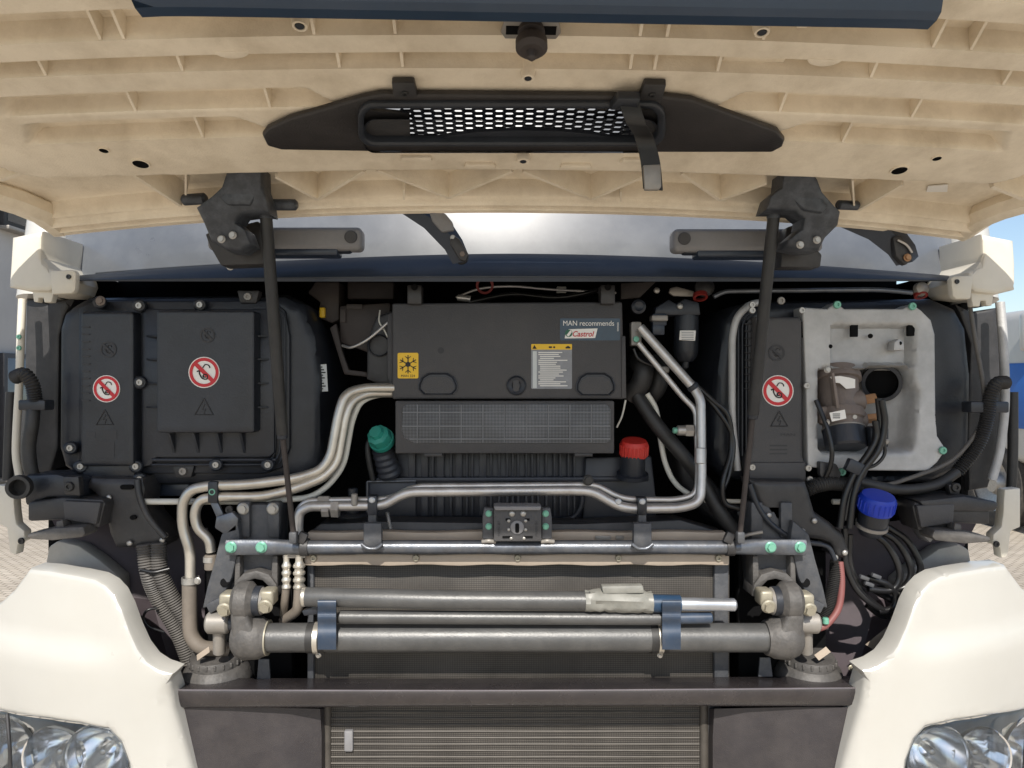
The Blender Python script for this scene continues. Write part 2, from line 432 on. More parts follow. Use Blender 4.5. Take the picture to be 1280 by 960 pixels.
# ---- windscreen and cowl
def bow(x, k=.14): return k * (x / 1.06) ** 2
xs = [-1.23 + 2.46 * i / 60 for i in range(61)]
rows = []
for z, y0 in ((1.90, .078), (1.95, .085), (2.1, .115), (2.4, .19), (2.7, .28), (3.1, .42)):
    rows.append([Vector((x, y0 + bow(x), z + (bow(x) * .1 if z < 1.93 else 0))) for x in xs])
ws = P('windscreen', solid(loft(rows), -.006), 'windscreen', 'large dusty windscreen under the raised hatch')
# A pillar edges
for s in (-1, 1):
    P('pillar', add_tube(NB(), [(s * 1.19, .24, 1.86), (s * 1.19, .29, 2.1), (s * 1.18, .36, 2.4), (s * 1.16, .47, 2.7), (s * 1.13, .62, 3.15)], .055, 14), 'white')
cx = [90 + (1192 - 90) * i / 60 for i in range(61)]
def cowl_y(px, edge, mid, p=1.7): q = abs(px - 641) / 551; return mid + (edge - mid) * q ** p
rows = []
for e, mdl, yo in ((345, 317, .05), (346, 323, .025), (348, 336, .008), (350.5, 346, .0), (351.5, 352, .002), (350, 351, .05)):
    rows.append([W(px, cowl_y(px, e, mdl), yo + .02 + bow((px - 641) / 520 , .10)) for px in cx])
cow = P('cowl', solid(loft(rows), .004), 'navy', 'dark curved cowl strip below the windscreen')
rows = [[v + Vector((0, -.002, d)) for v in [W(px, cowl_y(px, 347, 323), .02 + bow((px - 641) / 520, .10)) for px in cx]] for d in (.0, .004)]
obj('seam', solid(loft([[W(px, cowl_y(px, 350.3, 345), .016 + bow((px - 641) / 520, .10)) for px in cx], [W(px, cowl_y(px, 350.6, 346.5), .016 + bow((px - 641) / 520, .10)) for px in cx]]), .002), 'black', cow)
bolt(577, 322, -.005, 9, 'blackbolt', cow, 'dome')

# ---- white corner pieces at both ends of the windscreen
def corner(name, pts, tab, holes, s, label):
    o = P(name, shell(pts, lambda x, z: .05 + max(0, abs(x) - 1.0) * .12, .010, .16, .02), 'whitep', label)
    obj('tab', plate(tab, .044, .02, .005), 'whitep', o)
    bolt(holes[0], holes[1], .043, 3, 'blackbolt', o, 'torx'); return o
corner('corner_panel', [(14, 296), (52, 288), (51, 322), (58, 334), (70, 338), (73, 348), (68, 360), (60, 364), (36, 364), (10, 359), (12, 330)],
       [(62, 338), (92, 337), (95, 342), (94, 362), (90, 367), (64, 368)], (86, 346), -1, 'white corner panel at the left end of the windscreen')
corner('corner_panel', [(1268, 300), (1228, 292), (1229, 326), (1222, 336), (1212, 340), (1209, 350), (1214, 361), (1220, 365), (1246, 368), (1270, 362), (1270, 330)],
       [(1217, 344), (1192, 345), (1189, 349), (1191, 370), (1195, 374), (1214, 374)], (1196, 352), 1, 'white corner panel at the right end of the windscreen')
P('bracket_tab', plate([(40, 362), (68, 362), (64, 378), (55, 378), (54, 372), (48, 372), (47, 378), (42, 377)], .075, .02, .002), 'whitep')
P('bracket_tab', plate([(1213, 364), (1243, 364), (1240, 382), (1233, 382), (1232, 376), (1226, 376), (1225, 383), (1216, 383)], .075, .02, .002), 'whitep')

# ---- grab handles on the windscreen base
def grab(x0, x1, y0, y1, label, inner):
    Y = -.02
    o = P('grab_handle', plate(rrect(x0, y0, x1, y1, 7), Y, .05, .012, 4), 'handle', label)
    xi0, xi1 = (x0 + 48, x1 - 30) if inner > 0 else (x0 + 30, x1 - 48)
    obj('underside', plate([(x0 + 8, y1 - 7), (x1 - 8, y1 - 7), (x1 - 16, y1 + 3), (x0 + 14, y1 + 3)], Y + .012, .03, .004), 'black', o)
    obj('rest', plate(rrect(xi0, y1 - 4, xi1, y1 + 7, 3), Y + .005, .05, .004), 'navy', o)
    ex = x1 - 13 if inner > 0 else x0 + 13
    obj('cap', lathe([(0, 0), (0, 1 * S(8, Y)), (.004, S(8, Y)), (.006, S(7, Y)), (.006, 0)], W(ex, (y0 + y1) / 2 - 1, Y + .002), (0, -1, 0)), 'greyplastic', o)
    return o
grab(258, 452, 283, 312, 'grey grab handle below the windscreen, left of the two', 1)
grab(842, 1030, 285, 314, 'grey grab handle below the windscreen, right of the two', -1)

# ---- wipers
w = P('wiper_arm', solid(loft([[W(x, y, -.045) for x, y in ((495, 262), (530, 285), (556, 312), (566, 330))], [W(x, y, -.06) for x, y in ((520, 262), (548, 278), (572, 305), (584, 326))], [W(x, y, -.04) for x, y in ((535, 262), (560, 272), (578, 300), (587, 322))]]), -.008), 'navy', 'dark wiper arm rising at the middle of the windscreen')
obj('lever', plate([(536, 264), (556, 266), (566, 278), (568, 288), (552, 290), (540, 276)], -.075, .015, .004), 'handle', w)
obj('nozzle', plate([(564, 293), (574, 298), (586, 318), (582, 327), (574, 324), (562, 304)], -.078, .02, .004), 'blackdusty', w)
bolt(578, 318, -.075, 5, 'motor', w); bolt(566, 297, -.075, 3.4, 'bolt', w)
w = P('wiper_arm', solid(loft([[W(x, y, .03) for x, y in ((1050, 282), (1085, 298), (1110, 318), (1120, 332))], [W(x, y, .015) for x, y in ((1075, 280), (1110, 290), (1130, 308), (1138, 328))], [W(x, y, .03) for x, y in ((1090, 280), (1125, 288), (1140, 308), (1144, 322))]]), -.008), 'navy', 'dark wiper arm at the right end of the windscreen')
obj('nozzle', plate([(1116, 296), (1126, 293), (1142, 314), (1142, 324), (1132, 332), (1120, 320)], .0, .02, .005), 'blackdusty', w)
obj('spring', pipe([(1122, 300, -.004), (1134, 306, -.004), (1140, 316, -.004)], 1.5, .01, 8), 'silver', w)
bolt(1134, 322, -.004, 5, 'copper', w)
bolt(288, 333, .0, 5, 'bolt', cow)

# ================================================================ the raised hatch
TH = R(14); CT, ST = math.cos(TH), math.sin(TH)
HL = 0.98                                   # length of the hatch from its hinge edge to its lip
def ss(a, b, v):
    t = max(0, min(1, (v - a) / (b - a))); return t * t * (3 - 2 * t)
def HS(x, t, d=0.0):
    """A point of the hatch: x across, t out from the hinge edge, d metres below the band level."""
    c = (x / 1.06) ** 2
    k = 1 - .62 * ss(0, .24, t)
    y0 = -.08 + .14 * c * k; z0 = .36 - .028 * c * k - .012 * c * (1 - k)
    return Vector((x, y0 - t * CT - d * ST, CAM.z + z0 + t * ST - d * CT))
def proj(p):
    q = p - CAM; c, s = math.cos(YAW), math.sin(YAW)
    dep = q.x * s + q.y * c; return 640 + F * (q.x * c - q.y * s) / dep, 480 - F * q.z / dep
def HX(px, py, d=0.0):
    """(x, t) on the hatch of a place in the photograph."""
    x, t = 0.0, .3
    for _ in range(40):
        u, v = proj(HS(x, t, d)); e = 1e-4
        ux, vx = proj(HS(x + e, t, d)); ut, vt = proj(HS(x, t + e, d))
        a, b, c_, d_ = (ux - u) / e, (ut - u) / e, (vx - v) / e, (vt - v) / e
        det = a * d_ - b * c_; du, dv = px - u, py - v
        x += max(-.2, min(.2, (d_ * du - b * dv) / det)); t += max(-.15, min(.15, (a * dv - c_ * du) / det))
        t = max(-.05, min(1.0, t))
    return x, t
def tc(py): return HX(648, py)[1]
TA1, TA0 = tc(41), tc(11)       # first recess, from its visible wall to its far side
TB1, TB0 = tc(83), tc(69)
TE1, TE0 = tc(214), tc(250)     # the sunk panel by the hinge
PANX = .985
def pocket(x, t, x0, x1, t0, t1, w=.012, skew=0):
    return ss(x0 - 2.6 * w, x0, x) * (1 - ss(x1, x1 + 2.6 * w, x)) * ss(t0 - w * .45, t0, t) * (1 - ss(t1, t1 + w * .5, t))
def mirrored(pts):
    """Pocket ranges from the left half of the photograph."""
    q = [HX(*p) for p in pts]; return min(a for a, b in q), max(a for a, b in q), min(b for a, b in q), max(b for a, b in q)
PC = mirrored([(22, 140), (395, 132), (22, 124), (395, 117)])
PD = mirrored([(55, 178), (322, 162), (55, 160), (322, 148)])
VX0, VT0 = HX(335, 189); VX1, VT1 = HX(640, 120)
def disp(x, t):
    a = abs(x); d = 0.0
    d = min(d, -.034 * pocket(x, t, -2, 2, TA1, TA0))
    d = min(d, -.030 * pocket(x, t, -2, 2, TB1, TB0))
    d = min(d, -.030 * pocket(-a, t, PC[0], PC[1] - max(0, (t - PC[2])) * .9, PC[2], PC[3]))
    d = min(d, -.030 * pocket(-a, t, PD[0] + (t - PD[2]) * .5, PD[1] - max(0, (t - PD[2])) * 1.2, PD[2], PD[3]))
    for k in range(4): d = min(d, -.03 * pocket(x, t, -.9, .9, TA0 + .05 + .08 * k, TA0 + .09 + .08 * k))
    # sunk panel along the hinge, and beyond the sides of the pan
    edge = TE1 + .012 * ss(.5, 1, a)
    inpan = ss(edge - .004, edge + .004, t) * (1 - ss(PANX - .02 + .35 * max(0, t - .45), PANX + .01 + .35 * max(0, t - .45), a))
    if a > .9:                                   # rounded corner of the pan
        cx_, ct_ = .9, edge + .085
        if t < ct_: inpan = min(inpan, 1 - ss(.080, .090, math.hypot(a - cx_, t - ct_))) if math.hypot(a - cx_, t - ct_) > .0 else inpan
    low = -.050 * (1 - inpan)
    flange = 1 - ss(TE0 - .012, TE0, t)
    low = low * (1 - flange) + (-.010 - .008 * math.cos(t * 260)) * flange * (1 if t < TE0 else 1)
    d = min(d * inpan, low)
    # outer side flange
    return d
XS = [-1.15 + 2.30 * i / 300 for i in range(301)]
NT = 300
TS = [HL * j / NT for j in range(NT + 1)]
def xscale(t): return (1.04 + .13 * ss(.06, .22, t) + .09 * ss(.22, .6, t)) / (1.15 * .955)        # the hatch widens from its hinge edge to its lip
HA, HB = HX(470, 178); HC, HD = HX(815, 138)
def hole(x, t): return HA < x < HC and HB - .03 < t < HD
bm = NB(); V = []
for t in TS:
    V.append([bm.verts.new(HS(x * .955 * xscale(t), t, disp(x * .955 * xscale(t), t))) for x in XS])
for j in range(NT):
    for i in range(300):
        xm, tm = (XS[i] + XS[i + 1]) / 2 * .955 * xscale(TS[j]), (TS[j] + TS[j + 1]) / 2
        if not hole(xm, tm): bm.faces.new((V[j][i], V[j][i + 1], V[j + 1][i + 1], V[j + 1][i]))
hatch = obj('service_hatch', bm, 'cream', TRUCK, 'raised cream hatch, its ribbed inner side turned down', ang=50)
# outer skin above it
bm = NB(); V = []
for j in range(0, 41):
    t = HL * j / 40
    V.append([bm.verts.new(HS(x * .96 * xscale(t), t, -.068 - .02 * math.sin(math.pi * t / HL))) for x in [-1.15 + 2.3 * i / 60 for i in range(61)]])
for j in range(40):
    for i in range(60):
        xm, tm = (-1.15 + 2.3 * (i + .5) / 60) * .96 * xscale(HL * (j + .5) / 40), HL * (j + .5) / 40
        if not (HA < xm < HC and HB - .18 < tm < HD - .05): bm.faces.new((V[j][i], V[j][i + 1], V[j + 1][i + 1], V[j + 1][i]))
obj('outer_skin', bm, 'white', hatch)
# rolled rim all round
rim = [HS(x * .957 * xscale(0), 0, -.012) for x in XS[::6]] + [HS(1.15 * .957 * xscale(t), t, -.03) for t in TS[::10]] + [HS(x * .957 * xscale(HL), HL, -.02) for x in XS[::-6]] + [HS(-1.15 * .957 * xscale(t), t, -.03) for t in TS[::-10]]
obj('rim', add_tube(NB(), rim[:51], .008, 8), 'cream', hatch)
obj('rim', add_tube(NB(), rim[51:], .03, 8), 'cream', hatch)
# thin cross ribs standing in the recesses
def rib(x, t0, t1, deep, w=.0022, slant=.0):
    bm = NB(); q = []
    for dx in (-w, w):
        q.append([bm.verts.new(HS(x + dx, t0, -.001)), bm.verts.new(HS(x + dx + slant, t1, -deep * .6)), bm.verts.new(HS(x + dx + slant, t1, -deep - .004)), bm.verts.new(HS(x + dx, t0 + .002, -deep - .004))])
    bm.faces.new(q[0]); bm.faces.new(q[1][::-1])
    for i in range(4): bm.faces.new((q[0][i], q[0][(i + 1) % 4], q[1][(i + 1) % 4], q[1][i]))
    return obj('rib', bm, 'cream', hatch)
for px, py in ((122, 46), (152, 46), (388, 30), (494, 43), (800, 46), (834, 46), (962, 35), (1170, 56), (1215, 62)): rib(HX(px, py)[0], TA1 - .004, TA0, .034)
for px, py in ((55, 93), (227, 88), (424, 84), (503, 84), (788, 86), (818, 88), (897, 90), (1090, 96), (1256, 105)): rib(HX(px, py)[0], TB1 - .004, TB0 + .012, .030)
for px, py, q in ((165, 134, PC), (335, 130, PC), (248, 164, PD), (978, 135, PC), (1145, 142, PC), (1060, 170, PD)): rib(HX(px, py)[0], q[2] - .004, q[3] + .006, .030)
# zigzag ribs of the sunk panel
def zig(pts, w=.007, d0=.0):
    bm = NB()
    for (ax, ay), (bx, by) in zip(pts, pts[1:]):
        a, b = HX(ax, ay), HX(bx, by); dx, dt = b[0] - a[0], b[1] - a[1]; L = math.hypot(dx, dt); nx, nt = -dt / L * w, dx / L * w
        top = [HS(a[0] + nx * .35, a[1] + nt * .35, d0), HS(b[0] + nx * .35, b[1] + nt * .35, d0), HS(b[0] - nx * .35, b[1] - nt * .35, d0), HS(a[0] - nx * .35, a[1] - nt * .35, d0)]
        bot = [HS(a[0] + nx, a[1] + nt, -.053), HS(b[0] + nx, b[1] + nt, -.053), HS(b[0] - nx, b[1] - nt, -.053), HS(a[0] - nx, a[1] - nt, -.053)]
        A = [bm.verts.new(p) for p in top]; Bv = [bm.verts.new(p) for p in bot]
        bm.faces.new(A); bm.faces.new(Bv[::-1])
        for i in range(4): bm.faces.new((A[i], Bv[i], Bv[(i + 1) % 4], A[(i + 1) % 4]))
    return obj('rib', bm, 'cream', hatch)
for z_ in ([(472, 214), (561, 248)], [(561, 248), (640, 215)], [(654, 215), (739, 250)], [(739, 250), (812, 218)], [(397, 250), (455, 215)], [(345, 222), (397, 250)],
           [(900, 251), (958, 230)], [(852, 218), (900, 251)], [(163, 217), (226, 258)], [(232, 218), (232, 244)], [(1128, 232), (1072, 264)], [(1066, 226), (1068, 262)],
           [(0, 205), (24, 192)], [(0, 226), (40, 212)], [(1280, 250), (1240, 234)], [(505, 238), (505, 250)], [(776, 240), (776, 252)]): zig(z_, .005 if abs(z_[0][0] - z_[1][0]) < 5 else .010)
# sockets and bosses
def boss(px, py, r, hr, h=.02, m='cream', d0=0.0):
    x, t = HX(px, py); n = (HS(x, t, .01) - HS(x, t, 0)).normalized(); r = S(r, HS(x, t).y); hr = S(hr, HS(x, t).y)
    o = obj('boss', lathe([(-.03, r * 1.25), (h * .6, r), (h, r * .86), (h, hr), (h - .012, hr * .9), (h - .012, 0)], HS(x, t, d0), n), m, hatch)
    obj('plug', lathe([(0, 0), (0, hr * .88), (.004, hr * .8), (.004, 0)], HS(x, t, d0 + h - .004), n), 'black', hatch)  # black disc set almost flush, drawing the shade inside the open hole
boss(375, 27, 11, 6.5, .02, d0=-.012); boss(952, 35, 11, 6.5, .02, d0=-.012); boss(660, 90, 9, 5, .012); boss(654, 195, 9, 4.5, .012)
for px, py, r in ((130, 187, 5.5), (176, 204, 9.5), (1124, 212, 9.5), (1171, 197, 5.5)):
    x, t = HX(px, py); n = (HS(x, t, .01) - HS(x, t, 0)).normalized(); r = S(r, HS(x, t).y) * 1.15
    o = obj('hole_rim', lathe([(-.002, r), (.003, r * 1.02), (.003, r * .86), (-.001, r * .84)], HS(x, t, .0), n), 'cream', hatch)
    obj('hole_cup', lathe([(.0022, r * .9), (.0022, 0)], HS(x, t, 0), n), 'deep', hatch)
for px, py in ((290, 66), (1030, 76)):          # half-round bumps on the band edge
    x, t = HX(px, py); pts = [HS(x + .026 * math.cos(a), t + .004 - .016 * math.sin(a), .001) for a in [math.pi * i / 12 for i in range(13)]]
    obj('half_round_boss', prism_w(pts, HS(x, t, -.03) - HS(x, t, 0), .001), 'cream', hatch)
for x0, x1, py in ((640, 700, 32), (310, 355, 26), (1000, 1015, 42), (345, 430, 73), (905, 985, 85)):   # flat pads in the recesses
    a = HX(x0, py); b = HX(x1, py)
    obj('pad', prism_w([HS(a[0], a[1] + .012, -.018), HS(b[0], b[1] + .012, -.018), HS(b[0], b[1] - .012, -.018), HS(a[0], a[1] - .012, -.018)], HS(0, .3, -.02) - HS(0, .3, 0), .002), 'cream', hatch)
for px, py in ((520, 196), (796, 199), (600, 205), (720, 206)):
    x, t = HX(px, py); obj('clip_pad', prism_w([HS(x - .03, t - .007, .006), HS(x + .03, t - .007, .006), HS(x + .026, t + .007, .006), HS(x - .026, t + .007, .006)], HS(0, .3, -.02) - HS(0, .3, 0), .002), 'cream', hatch)

# ---- black vent duct fixed to the hatch
vo = [(328, 170), (334, 162), (360, 150), (450, 124), (475, 119), (830, 122), (865, 126), (972, 165), (981, 176), (978, 184), (965, 191), (850, 191), (470, 190), (352, 188), (334, 183)]
hin = rrect(455, 137, 822, 180, 14)
def hplate(pts, d, th, m, name, parent, inner=None, b=.0, raised=None):
    q = [HS(*HX(x, y, d), d) for x, y in pts]; n = HS(0, .3, -th) - HS(0, .3, 0)
    return obj(name, prism_w(q, n, b), m, parent)
vent = None
def ring_plate(outer, inner, d, th, m, name, parent, label=None, dome=.006):
    """A plate with an opening: outer and inner outlines in photograph places, laid on the hatch."""
    O = [HX(x, y, d) for x, y in outer]; I = [HX(x, y, d) for x, y in inner]
    pts = [Vector(p) for p in O + I]; k, j = len(O), len(I)
    e = [(i, (i + 1) % k) for i in range(k)] + [(k + i, k + (i + 1) % j) for i in range(j)]
    r = delaunay_2d_cdt(pts, e, [], 3 if False else 1, 1e-6)
    def ins(p):
        f = False
        for a, b in zip(I, I[1:] + I[:1]):
            if (a[1] > p[1]) != (b[1] > p[1]) and p[0] < (b[0] - a[0]) * (p[1] - a[1]) / (b[1] - a[1]) + a[0]: f = not f
        return f
    bm = NB(); vv = [bm.verts.new(HS(p.x, p.y, d)) for p in r[0]]
    for f in r[2]:
        c = sum((r[0][i] for i in f), Vector((0, 0))) / len(f)
        if not ins(c): bm.faces.new([vv[i] for i in f])
    bmesh.ops.recalc_face_normals(bm, faces=bm.faces)
    ex = bmesh.ops.extrude_face_region(bm, geom=bm.faces[:])
    bmesh.ops.translate(bm, verts=[g_ for g_ in ex['geom'] if isinstance(g_, bmesh.types.BMVert)], vec=HS(0, .3, -th) - HS(0, .3, 0))
    bmesh.ops.recalc_face_normals(bm, faces=bm.faces); bev(bm, .004, 3, 50)
    return obj(name, bm, m, parent, label)
vent = ring_plate(vo, hin, .014, .012, 'ventblack', 'air_duct', TRUCK, 'flat black air duct with a honeycomb opening under the hatch')
ring_plate([(x, y) for x, y in rrect(447, 131, 832, 184, 18)], hin, .022, .02, 'black', 'lip', vent)
# duct walls going up through the hatch
q = [HX(x, y, 0) for x, y in hin]
bm = NB(); a = [bm.verts.new(HS(x, t, .018)) for x, t in q]; b = [bm.verts.new(HS(x * 1.0, t - .15, -.078)) for x, t in q]
for i in range(len(q)): bm.faces.new((a[i], b[i], b[(i + 1) % len(q)], a[(i + 1) % len(q)]))
obj('duct_wall', bm, 'black', vent)
# honeycomb
bm = NB(); s_ = .0112; hx0, ht0 = HX(516, 179, .004); hx1, ht1 = HX(800, 143, .004)
nc = int((hx1 - hx0) / (s_ * 1.5)) ; nr = int((ht1 - ht0) / (s_ * 1.2)) + 1
for i in range(nc + 1):
    for j in range(nr + 1):
        x = hx0 + i * s_ * 1.5; t = ht0 + (j + (.5 if i % 2 else 0)) * s_ * 1.25
        O = [bm.verts.new(HS(x + s_ * math.cos(R(60 * k)), t + s_ * .75 * math.sin(R(60 * k)), .004)) for k in range(6)]
        I = [bm.verts.new(HS(x + s_ * .83 * math.cos(R(60 * k)), t + s_ * .6 * math.sin(R(60 * k)), .004)) for k in range(6)]
        I2 = [bm.verts.new(HS(x + s_ * .83 * math.cos(R(60 * k)), t + s_ * .6 * math.sin(R(60 * k)), -.001)) for k in range(6)]
        for k in range(6):
            k2 = (k + 1) % 6; bm.faces.new((O[k], O[k2], I[k2], I[k])); bm.faces.new((I[k], I[k2], I2[k2], I2[k]))
hc = obj('honeycomb_grille', bm, 'black', vent, kind='stuff')
# black flap that closes the left part and the arched bottom
hplate([(455, 137), (512, 143), (513, 181), (455, 181)], .006, .006, 'blackdusty', 'blank', vent)
hplate([(512, 181), (512, 178), (535, 175), (565, 169), (600, 165), (648, 163), (700, 164), (735, 167), (765, 172), (785, 177), (800, 179), (806, 186), (512, 186)], .009, .006, 'black', 'arch_blank', vent)
hplate([(800, 137), (824, 138), (824, 181), (800, 181)], .006, .006, 'blackdusty', 'blank', vent)
for px, py in ((506, 115), (815, 117)):
    c = HX(px, py, .012); o = obj('clip', prism_w([HS(c[0] + a, c[1] + b_, .014) for a, b_ in ((-.02, -.03), (.02, -.03), (.017, .024), (-.017, .024))], HS(0, .3, -.012) - HS(0, .3, 0), .002), 'blackdusty', vent)
    bolt(0, 0, -.4, 4.2, 'blackbolt', vent, 'torx', (0, -ST, -CT), HS(c[0], c[1], .014))

# ---- strap hanging from the hatch
x, t = HX(785, 110)
st = [HS(x, t, .02), HS(x + .012, t - .01, .055), W(806, 172, -.43), W(814, 200, -.43), W(817, 236, -.435)]
st = fillet(st, .03, 5)
rows = [[p + Vector((-.0165, 0, .001)) for p in st], [p + Vector((.0165, 0.004, -.001)) for p in st]]
strap = P('pull_strap', solid(loft(rows), .003), 'rubber', 'black pull strap hanging down from the air duct')
obj('strap_end', plate([(804, 206), (826, 205), (827, 233), (824, 237), (806, 237)], -.440, .010, .002), 'greysteel', strap)
obj('strap_clip', prism_w([HS(x + a, t + b_, .03) for a, b_ in ((-.028, -.016), (.016, -.016), (.016, .014), (-.02, .014))], HS(0, .3, -.016) - HS(0, .3, 0), .003), 'black', strap)

# ---- lock pin and its plate, dark trim along the lip
x, t = HX(664, 32); n = Vector((0, -.30, -1)).normalized()
lk = P('lock_pin', lathe([(-.03, .012), (.0, .012), (.0, .016), (.010, .019), (.014, .019), (.016, .014), (.024, .014), (.026, .022), (.038, .022), (.044, .016), (.044, .007), (.054, .006), (.06, 0)], HS(x, t, .0), n), 'brownblack', 'brown and black hatch lock pin hanging at the middle')
obj('lock_plate', bev(prism_w([HS(x + a, t + b_, .004) for a, b_ in ((-.036, -.022), (.036, -.022), (.042, -.01), (.036, .02), (-.036, .02), (-.042, -.01))], HS(0, .3, -.006) - HS(0, .3, 0)), .001), 'greysteel', lk)
for s in (-1, 1): obj('slot', prism_w([HS(x + s * .026 + a, t - .004 + b_, .0052) for a, b_ in ((-.009, -.008), (.009, -.008), (.009, .008), (-.009, .008))], HS(0, .3, -.004) - HS(0, .3, 0)), 'deep', lk)
TY = -.715
sec = [(0, 0), (-.010, .006), (-.014, .02), (-.03, .09), (-.03, .16), (.03, .16), (.035, .012), (.02, -.002)]
za = W(668, 20, TY).z; x0, x1 = W(166, 10, TY).x, W(1172, 10, TY).x
bm = loft([[Vector((x_, TY + a + (.02 * abs((x_ - .02) / .56) ** 20), za + b_ + .004 - .006 * x_)) for a, b_ in sec + sec[:1]] for x_ in [x0 + (x1 - x0) * i / 40 for i in range(41)]])
bmesh.ops.holes_fill(bm, edges=[e for e in bm.edges if len(e.link_faces) == 1], sides=0)
P('hatch_trim', bm, 'trimblue', 'dark blue trim bar across the raised end of the hatch')

# ---- barcode label on the hatch
hplate([(1160, 233), (1185, 231), (1184, 240), (1158, 240)], -.046, .002, 'stick_white', 'barcode_label', hatch)

# ---- hinges: cast arms between cab and hatch
def hinge(pts, lower, ears, bolts, label, facets=(), Y=-.12):
    o = P('hinge_arm', shell(pts, lambda x, z: Y + (z - CAM.z - .22) * -.5, .012, .05, .012), 'hinge', label)
    obj('foot', plate(lower, Y + .06, .05, .004), 'blackdusty', o)
    for (a, b_, r) in ears: obj('ear', cyl(W(*a), W(*b_), S(r, Y), .006, 14), 'hinge', o)
    for bx, by in bolts: bolt(bx, by, Y - .045, 5, 'bolt', o)
    for q in facets: obj('facet', plate(q, Y - .075, .03, .006), 'hinge', o)
    return o
hinge([(282, 210), (288, 206), (326, 207), (327, 232), (334, 252), (336, 266), (322, 264), (300, 267), (294, 276), (306, 286), (313, 304), (300, 313), (282, 312), (262, 300), (252, 276), (243, 258), (262, 244), (275, 232)],
      [(256, 292), (322, 276), (328, 282), (330, 330), (276, 332), (262, 308)], [((258, 248, -.12), (228, 250, -.11), 7), ((336, 256, -.12), (372, 256, -.12), 7)], [(277, 299), (291, 294)], 'black cast hinge arm, left of the two', ([(292, 212), (320, 213), (322, 240), (312, 256), (284, 256), (272, 246), (284, 236)],))
hinge([(980, 214), (985, 211), (1018, 213), (1024, 222), (1030, 238), (1044, 254), (1053, 263), (1050, 280), (1034, 296), (1026, 312), (1004, 312), (984, 308), (988, 298), (1004, 284), (1006, 272), (996, 264), (974, 262), (958, 262), (964, 244), (978, 232)],
      [(984, 284), (1002, 278), (1010, 300), (1028, 318), (1026, 334), (976, 334), (978, 306)], [((1046, 256, -.12), (1073, 257, -.11), 6), ((975, 250, -.12), (962, 254, -.12), 6)], [(1000, 306), (1021, 300)], 'black cast hinge arm, right of the two', ([(990, 217), (1014, 219), (1022, 240), (1036, 256), (1030, 266), (1006, 262), (990, 248)],))

# ---- gas struts
def strut(a, m_, b, label):
    A, M_, B_ = W(*a), W(*m_), W(*b); d = (M_ - A).normalized()
    o = P('gas_strut', cyl(A, M_, S(7.4, -.1), .004), 'rubber', label)
    obj('rod', cyl(M_ - d * .01, B_, S(3.5, -.05), .002, 14), 'brownblack', o)
    obj('joint', bev(add_box(NB(), B_ + Vector((0, 0, -.006)), (.017, .02, .026)), .004), 'bracket', o)
    obj('collar', cyl(A + Vector((0, 0, .02)), A - d * -.02, S(8.2, -.1), .003), 'hinge', o)
    obj('seal', cyl(M_ - d * .006, M_ + d * .006, S(6.8, -.1), .002), 'black', o)
    return o
s1 = strut((332, 262, -.14), (353, 545, -.06), (367, 668, -.02), 'black gas strut, left of the two')
s2 = strut((968, 262, -.14), (941, 520, -.06), (925, 668, -.02), 'black gas strut, right of the two')

# ================================================================ the bay below the hatch
def sign(parent, cx, cy, r, Y, colours=True):
    """A round forbidding sign: white disc, red ring and bar, a coiled mark in ink."""
    mw, mr_, mi = ('stick_white', 'stick_red', 'ink') if colours else (None, 'emboss', 'emboss')
    if mw: obj('sign_disc', plate(ell(cx, cy, r), Y - .0012, .0012, 0), mw, parent, 'white and red round warning sticker')
    rings = [[W(cx + k * r * math.cos(2 * math.pi * i / 36), cy + k * r * math.sin(2 * math.pi * i / 36), Y - .0022) for i in range(37)] for k in (.94, .74)]
    obj('sign_ring', loft(rings), mr_, parent, normals=False)
    a = .62 * r; b = .09 * r
    obj('sign_bar', plate([(cx - a - b, cy - a + b), (cx - a + b, cy - a - b), (cx + a + b, cy + a - b), (cx + a - b, cy + a + b)], Y - .0028, .0008, 0), mr_, parent)
    q = [(-.45, -.05), (-.3, -.1), (-.28, .1), (-.1, .38), (.18, .42), (.22, .2), (.02, .12), (-.05, .28), (.1, .3)]
    pts = [(cx + u * r, cy + v * r, Y - .0020) for u, v in q]
    obj('sign_mark', pipe(pts, max(.5, r * .045), smooth=True, seg=6), mi, parent)
    q = [(-.08, -.3), (.08, -.5), (.3, -.45), (.38, -.28)]
    obj('sign_mark', pipe([(cx + u * r, cy + v * r, Y - .0020) for u, v in q], max(.4, r * .035), smooth=True, seg=6), mi, parent)

# ---- left control box: housing, narrow cover, wide cover
YB = .16
lb = P('control_box', shell([(88, 380), (104, 371), (355, 367), (380, 380), (396, 420), (402, 470), (403, 560), (398, 585), (378, 601), (340, 606), (200, 608), (100, 602), (76, 585), (69, 560), (70, 410), (76, 390)], lambda x, z: YB, .03, .30, .02), 'black', 'black control box with two covers, left side of the bay')
obj('seal_flange', plate([(98, 384), (118, 376), (340, 376), (356, 388), (362, 420), (362, 560), (352, 585), (330, 592), (110, 592), (97, 580)], YB - .012, .03, .004), 'black', lb)
nc = obj('narrow_cover', shell(rrect(100, 389, 167, 583, 5), lambda x, z: YB - .05, .008, .04, .014), 'black', lb, 'narrow black cover beside the wide one')
obj('slope', plate([(158, 572), (168, 572), (168, 598), (104, 598), (100, 583)], YB - .036, .02, .003), 'black', lb)
wc = obj('wide_cover', plate([(177, 392), (182, 386), (338, 386), (343, 392), (343, 566), (336, 572), (195, 572), (188, 582), (177, 584)], YB - .03, .02, .004), 'black', lb)
rp_ = obj('raised_lid', shell(rrect(195, 388, 318, 541, 4), lambda x, z: YB - .075, .006, .05, .016), 'black', lb, 'square raised lid of the control box')
